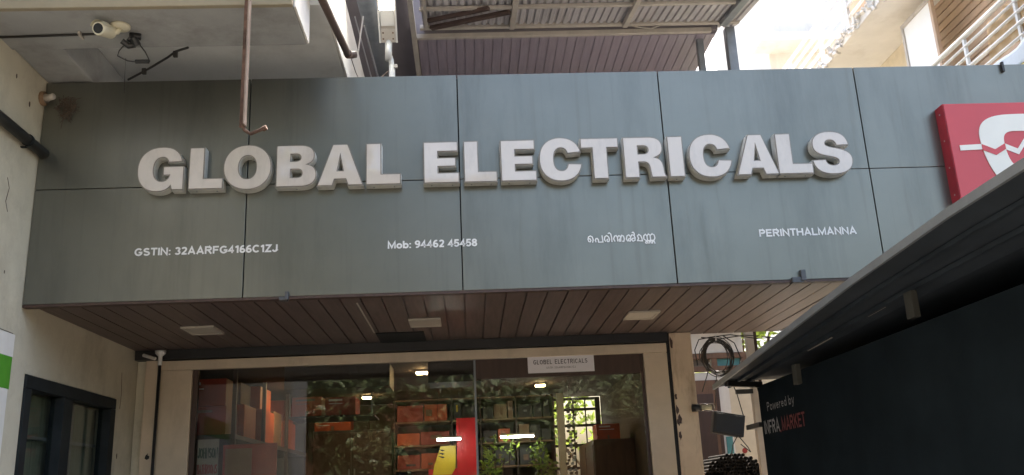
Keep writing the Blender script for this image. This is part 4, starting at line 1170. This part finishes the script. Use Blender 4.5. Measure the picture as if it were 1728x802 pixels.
# stack of black pipes on a bench
bc = thing('pipe_bench', (3.5, 3.1, 0), 'brown wooden bench under the stacked black pipes in the passage', 'bench')
MB().box(3.1, 3.95, 2.95, 4.3, 1.60, 1.66, bev=.004).build('top', M['wood'], bc)
for xx, yy in ((3.13, 2.98), (3.87, 2.98), (3.13, 4.22), (3.87, 4.22)):
    MB().box(xx, xx + .06, yy, yy + .06, 0, 1.599).build('leg', M['wood'], bc)
MB().box(3.05, 3.13, 2.9, 2.95, 1.66, 1.83, bev=.003).build('stop', M['wood'], bc)
r0 = .0165
src = None
ORD = 'first second third fourth fifth sixth seventh eighth ninth tenth eleventh twelfth thirteenth fourteenth fifteenth sixteenth seventeenth eighteenth'.split()
ROWN = (17, 16, 15, 14, 12, 9, 5)
for row, nrow in enumerate(ROWN):
    x_start = 3.255 + (17 - nrow) * r0 * 1.03 + (.012 if row > 4 else 0)
    for k in range(nrow):
        px = x_start + k * r0 * 2.06
        pz = 1.662 + r0 + row * r0 * 1.78 + rnd.uniform(-.002, .002)
        lab = f'black pipe end, {ORD[row]} layer from the bottom of the passage stack, {ORD[k]} from left'
        if src is None:
            t = thing('black_pipe', (px, 3.0, pz - r0), lab, 'pipe', 'stacked black pipes')
            mm = MB()
            n = 14
            rg = [[mm.bm.verts.new((px + q * math.cos(2 * math.pi * i / n), yy, pz + q * math.sin(2 * math.pi * i / n))) for i in range(n)] for q, yy in ((r0 * .74, 3.6), (r0 * .74, 3.002), (r0 * .98, 3.0), (r0 * .98, 3.6))]
            for a, b in zip(rg, rg[1:]):
                for i in range(n):
                    mm.bm.faces.new((a[i], a[(i + 1) % n], b[(i + 1) % n], b[i]))
            src = mm.build('tube', M['pvc'], t, smooth=False)
            sref = (Vector((px, 3.0, pz - r0)), W[src.name].copy())
        else:
            dv = Vector((px, 3.0 + rnd.uniform(-.05, .03), pz - r0)) - sref[0]
            t = thing('black_pipe', sref[0] + dv, lab, 'pipe', 'stacked black pipes')
            repeat(src, 'tube', sref[1] + dv, t)

# trees behind the passage
tree(5.6, 9.2, 5.0, 1.6, 'sunlit bright green tree beyond the rear house, above the kiosk roof', 2600, .16, 'leaf', None, 5)
tree(2.4, 8.2, 4.2, 1.5, 'green tree behind the shop, added in place of foliage reflected in its glass', 2000, .15, 'leaf', None, 8)  # greenery added in place of reflected foliage

# ------------------------------------------------------------------ dark kiosk in the foreground
ki = thing('kiosk', (4.0, -1.5, 0), 'dark navy kiosk lettered Powered by INFRA MARKET at lower right', 'kiosk')
KX, KY0, KY1, KZ = 3.0, -4.4, .53, 2.178
MB().box(KX, KX + .05, KY0, KY1, 0, KZ, bev=.004).build('side_wall', M['kiosk'], ki)
MB().box(KX + .052, 5.2, KY1 - .05, KY1, 0, KZ).build('end_wall', M['kiosk'], ki)
MB().box(KX + .052, 5.2, KY0, KY0 + .05, 0, KZ).build('end_wall', M['kiosk'], ki)
MB().box(5.15, 5.2, KY0 + .052, KY1 - .052, 0, KZ).build('side_wall', M['kiosk'], ki)
# roof of overlapping ribbed sheets, rising towards the eave
EY = [(-4.6, 2.40), (-2.7, 2.397), (-2.3, 2.388), (-1.56, 2.349), (-.52, 2.27), (.32, 2.207), (.62, 2.185)]
def ez(y):
    for (a, b), (c, d) in zip(EY, EY[1:]):
        if a <= y <= c: return b + (d - b) * (y - a) / (c - a)
    return EY[-1][1]
rib = [0, .02, .03, .07, .08]
def rx(t): return 2.75 + t * 2.5
def sheet_pts(y, t):
    # at the eave the sheet is at ez, over the wall a little above KZ, then level
    x = rx(t)
    if x < 3.02:
        f = (x - 2.75) / .27
        z = ez(y) * (1 - f) + (KZ + .045 + (ez(y) - 2.18) * .35) * f
    else:
        z = KZ + .045 + (ez(y) - 2.18) * .35
    return (x, y, z)
m = MB()
ts = [0, .035, .07, .108, .3, .6, 1.0]
ys = [-4.6, -4.0, -3.4, -2.7, -2.3, -1.9, -1.56, -1.2, -.85, -.52, -.2, .1, .32, .6]
gr = [[m.bm.verts.new(sheet_pts(y, t)) for t in ts] for y in ys]
for i in range(len(ys) - 1):
    for j in range(len(ts) - 1):
        m.bm.faces.new((gr[i][j], gr[i][j + 1], gr[i + 1][j + 1], gr[i + 1][j]))
gr2 = [[m.bm.verts.new(Vector(sheet_pts(y, t)) + Vector((0, 0, .012))) for t in ts] for y in ys]
for i in range(len(ys) - 1):
    for j in range(len(ts) - 1):
        m.bm.faces.new((gr2[i][j], gr2[i][j + 1], gr2[i + 1][j + 1], gr2[i + 1][j]))
m.build('roof_sheet', M['roof_dark'], ki)
# eave trim
m = MB()
for a, b in zip(ys, ys[1:]):
    m.prism([(2.742, a, ez(a) - .012), (2.742, b, ez(b) - .012), (2.742, b, ez(b) + .018), (2.742, a, ez(a) + .018)], (.012, 0, 0))
bmesh.ops.remove_doubles(m.bm, verts=m.bm.verts, dist=1e-5)
m.build('eave_trim', M['trim_grey'], ki)
# rafters (along the wall) and arms under the eave
for t, dz in ((.038, -.018), (.075, -.02)):
    m = MB()
    for a, b in zip(ys, ys[1:]):
        p = Vector(sheet_pts(a, t)); q = Vector(sheet_pts(b, t))
        m.prism([p + Vector((-.008, 0, dz)), q + Vector((-.008, 0, dz)), q + Vector((-.008, 0, -.002)), p + Vector((-.008, 0, -.002))], (.016, 0, 0))
    m.build('rafter', M['roof_dark'], ki)
for yy in (-3.2, -1.72, -.46):
    MB().box(2.875, 2.90, yy - .03, yy + .03, ez(yy) - .19, ez(yy) - .09, bev=.003).build('roof_bracket', M['bracket'], ki)
bar((2.76, .36, 2.185), (3.02, .515, 2.185), .03, .035).build('arm', M['black'], ki)
bar((3.0, .535, 1.95), (3.0, .8, 1.95), .03, .03).build('arm', M['black'], ki)
# opaque pale strips under the sheet, coloured to pass for light through gaps
for y0, y1, xx in ((-.60, -.25, 2.93), (-.75, -.42, 2.965), (-1.35, -1.18, 2.955)):
    z0, z1 = sheet_pts(y0, (xx - 2.75) / 2.5)[2], sheet_pts(y1, (xx - 2.75) / 2.5)[2]
    MB().prism([(xx, y0, z0 - .003), (xx, y1, z1 - .003), (xx + .012, y1, z1 - .006), (xx + .012, y0, z0 - .006)], (0, 0, -.002)).build('gap_light_strip', M['steel_cream'], ki)
# lettering on the side wall; left end is the far end
def on_kiosk(u, v, hh): return (KX - .003 - hh, -u, v)
lettering('Powered by', -.385, .075, 2.015, .052, on_kiosk, .65, .1).build('lettering', M['print_grey'], ki)
lettering('INFRA', -.475, -.205, 1.888, .076, on_kiosk, .9, .1).build('lettering', M['print_grey'], ki)
lettering('MARKET', -.165, .20, 1.886, .076, on_kiosk, .9, .1).build('lettering', M['print_red'], ki)
MB().tube([(2.998, .195, 1.888), (2.995, .195, 1.888)], .006, 8).build('dot', M['print_red'], ki)

# ------------------------------------------------------------------ neighbour at upper right
nb = thing('balcony_house', (7.2, 4, 0), 'pale house with stacked balconies at the upper right', 'house')
MB().box(6.66, 9.5, .2, 9.5, 0, 6.86).build('wall', M['ochre'], nb)
MB().box(5.93, 6.659, 1.6, 9.5, 6.70, 6.84, bev=.01).build('balcony_slab', M['white_wall'], nb)
m = MB()
for i in range(220):
    y = rnd.uniform(1.6, 9.4)
    p = (5.925 + rnd.uniform(-.02, .02), y, 6.72 + rnd.uniform(-.03, .1))
    s = rnd.uniform(.01, .035)
    m.box(p[0] - s, p[0] + s, p[1] - s * 1.6, p[1] + s * 1.6, p[2] - s * .7, p[2] + s * .7, bev=s * .3, rot=Matrix.Rotation(rnd.uniform(0, 3), 3, (rnd.random(), rnd.random(), rnd.random())))
cm = m.build('crumbling_edge', M['white_wall'], nb)
cm['kind'] = 'stuff'
for zz in (6.98, 7.12, 7.26, 7.40):
    MB().tube([(5.97, 1.6, zz), (5.97, 9.4, zz)], .02, 8).build('handrail', M['alu'], nb)
for yy in (2.0, 3.0, 4.0, 4.55, 5.4, 6.5, 7.8):
    MB().box(5.95, 5.99, yy, yy + .04, 6.842, 7.42).build('baluster', M['alu'], nb)
MB().box(6.1, 6.13, 3.6, 4.9, 6.86, 7.3).build('balcony_panel', M['shutter_brown'], nb)
# framed white screen standing at the balcony end
MB().box(6.28, 6.32, 3.985, 4.03, 5.2, 6.55, bev=.004).build('screen_frame', M['steel_cream'], nb)
MB().box(6.28, 6.32, 3.36, 3.984, 6.50, 6.55, bev=.004).build('screen_frame', M['steel_cream'], nb)
MB().box(6.28, 6.32, 3.36, 3.405, 5.2, 6.499, bev=.004).build('screen_frame', M['shutter_brown'], nb)
MB().box(6.295, 6.305, 3.406, 3.984, 5.2, 6.499).build('white_screen', M['screen'], nb)
# brown siding boards
sb_ = None
for k in range(14):
    z = 5.42 + k * .095
    if sb_ is None:
        sb_ = MB().box(6.62, 6.655, .6, 3.99, z, z + .082, bev=.006).build('siding_board', M['shutter_brown'], nb)
        bb = W[sb_.name].copy()
    else:
        repeat(sb_, 'siding_board', bb + Vector((0, 0, k * .095)), nb)
# lower balcony with white railing
MB().box(5.62, 6.615, .4, 2.42, 4.45, 4.56, bev=.008).build('balcony_slab', M['white_wall'], nb)
for zz, r in ((5.255, .024), (5.165, .014), (5.07, .014), (4.972, .018), (4.87, .014), (4.78, .014)):
    MB().tube([(5.62, .3, zz), (5.62, 2.42, zz)], r, 8).build('handrail', M['alu'], nb, smooth=True)
for yy in (.45, 1.15, 1.88, 2.40):
    MB().box(5.61, 5.635, yy, yy + .028, 4.561, 5.25).build('baluster', M['alu'], nb)
def cloth(x, y0, y1, z0, z1, mt, name, lab):
    m = MB()
    ny, nz = 16, 6
    v = [[m.bm.verts.new((x + .012 * math.sin(i * 1.3 + j * .35) - .02 * (j / nz), y0 + (y1 - y0) * i / ny, z1 + (z0 - z1) * j / nz + .012 * math.sin(i * .9))) for j in range(nz + 1)] for i in range(ny + 1)]
    for i in range(ny):
        for j in range(nz):
            m.bm.faces.new((v[i][j], v[i + 1][j], v[i + 1][j + 1], v[i][j + 1]))
    o = m.build(name, M[mt], smooth=True)
    sm = o.modifiers.new('thickness', 'SOLIDIFY'); sm.thickness = .004
    return tag(o, lab, 'cloth', 'washing on the balcony railing')
cloth(5.59, .35, 1.62, 4.63, 4.80, 'cloth_blue', 'hanging_cloth', 'pale blue cloth hung on the lower balcony railing at far right')
cloth(5.575, .35, 1.50, 4.56, 4.66, 'cloth_yellow', 'hanging_cloth', 'yellow patterned cloth lowest on the balcony railing at far right')
cloth(5.66, 1.0, 1.62, 4.86, 5.22, 'cloth_orange', 'hanging_cloth', 'pale orange cloth hanging behind the balcony rails at upper right')
# far pale block in the haze
fb = thing('far_building', (10, 14, 0), 'pale far building glimpsed in the glare right of the awning', 'building')
MB().box(8.6, 16, 14, 18, 0, 16).build('wall', M['white_wall'], fb)
MB().box(8.2, 16, 13.3, 13.998, 11.4, 11.6).build('eave', M['white_wall'], fb)

# ------------------------------------------------------------------ across the street, seen only as reflections
ob = thing('street_house', (0, -20, 0), 'plain brown two storey house behind the trees across the street', 'house')
MB().box(-22, 24, -24, -20, 0, 5.6).build('wall', M['wood'], ob)
MB().box(-30, -6.2, -30, -20.5, 5.81, 17).build('added_storeys', M['facade_dark'], ob)  # unseen storeys added to darken what the sign's left end reflects
MB().box(-6.19, 2.5, -30, -20.6, 5.81, 11).build('added_storeys', M['facade_dark'], ob)
MB().box(-22.4, 24.4, -24.3, -19.5, 5.602, 5.8).build('roof', M['concrete'], ob)
for k in range(12):
    MB().box(-20 + k * 3.6, -18.6 + k * 3.6, -20.0, -19.97, 1.2, 2.7).build('window', M['navy'], ob)
PL = ('leftmost', 'second from the left', 'third from the left', 'middle', 'fifth from the left', 'sixth from the left', 'rightmost')
for i in range(7):
    tree(-9 + i * 3.6 + rnd.uniform(-.5, .5), -17 + rnd.uniform(-.6, .6), 5.4 + rnd.uniform(-.5, .6), 2.7, PL[i] + ' dark green street tree in the row opposite the shop', 2600, .34, 'leaf_dark', 'trees across the street', 40 + i)

# tree added over the left of the street, out of frame, shading the left end of the frontage
tree(-3.6, -6.8, 9.5, 4.2, 'large dark green unseen tree added left of the shop to darken the frontage', 5200, .42, 'leaf_dark', None, 77)
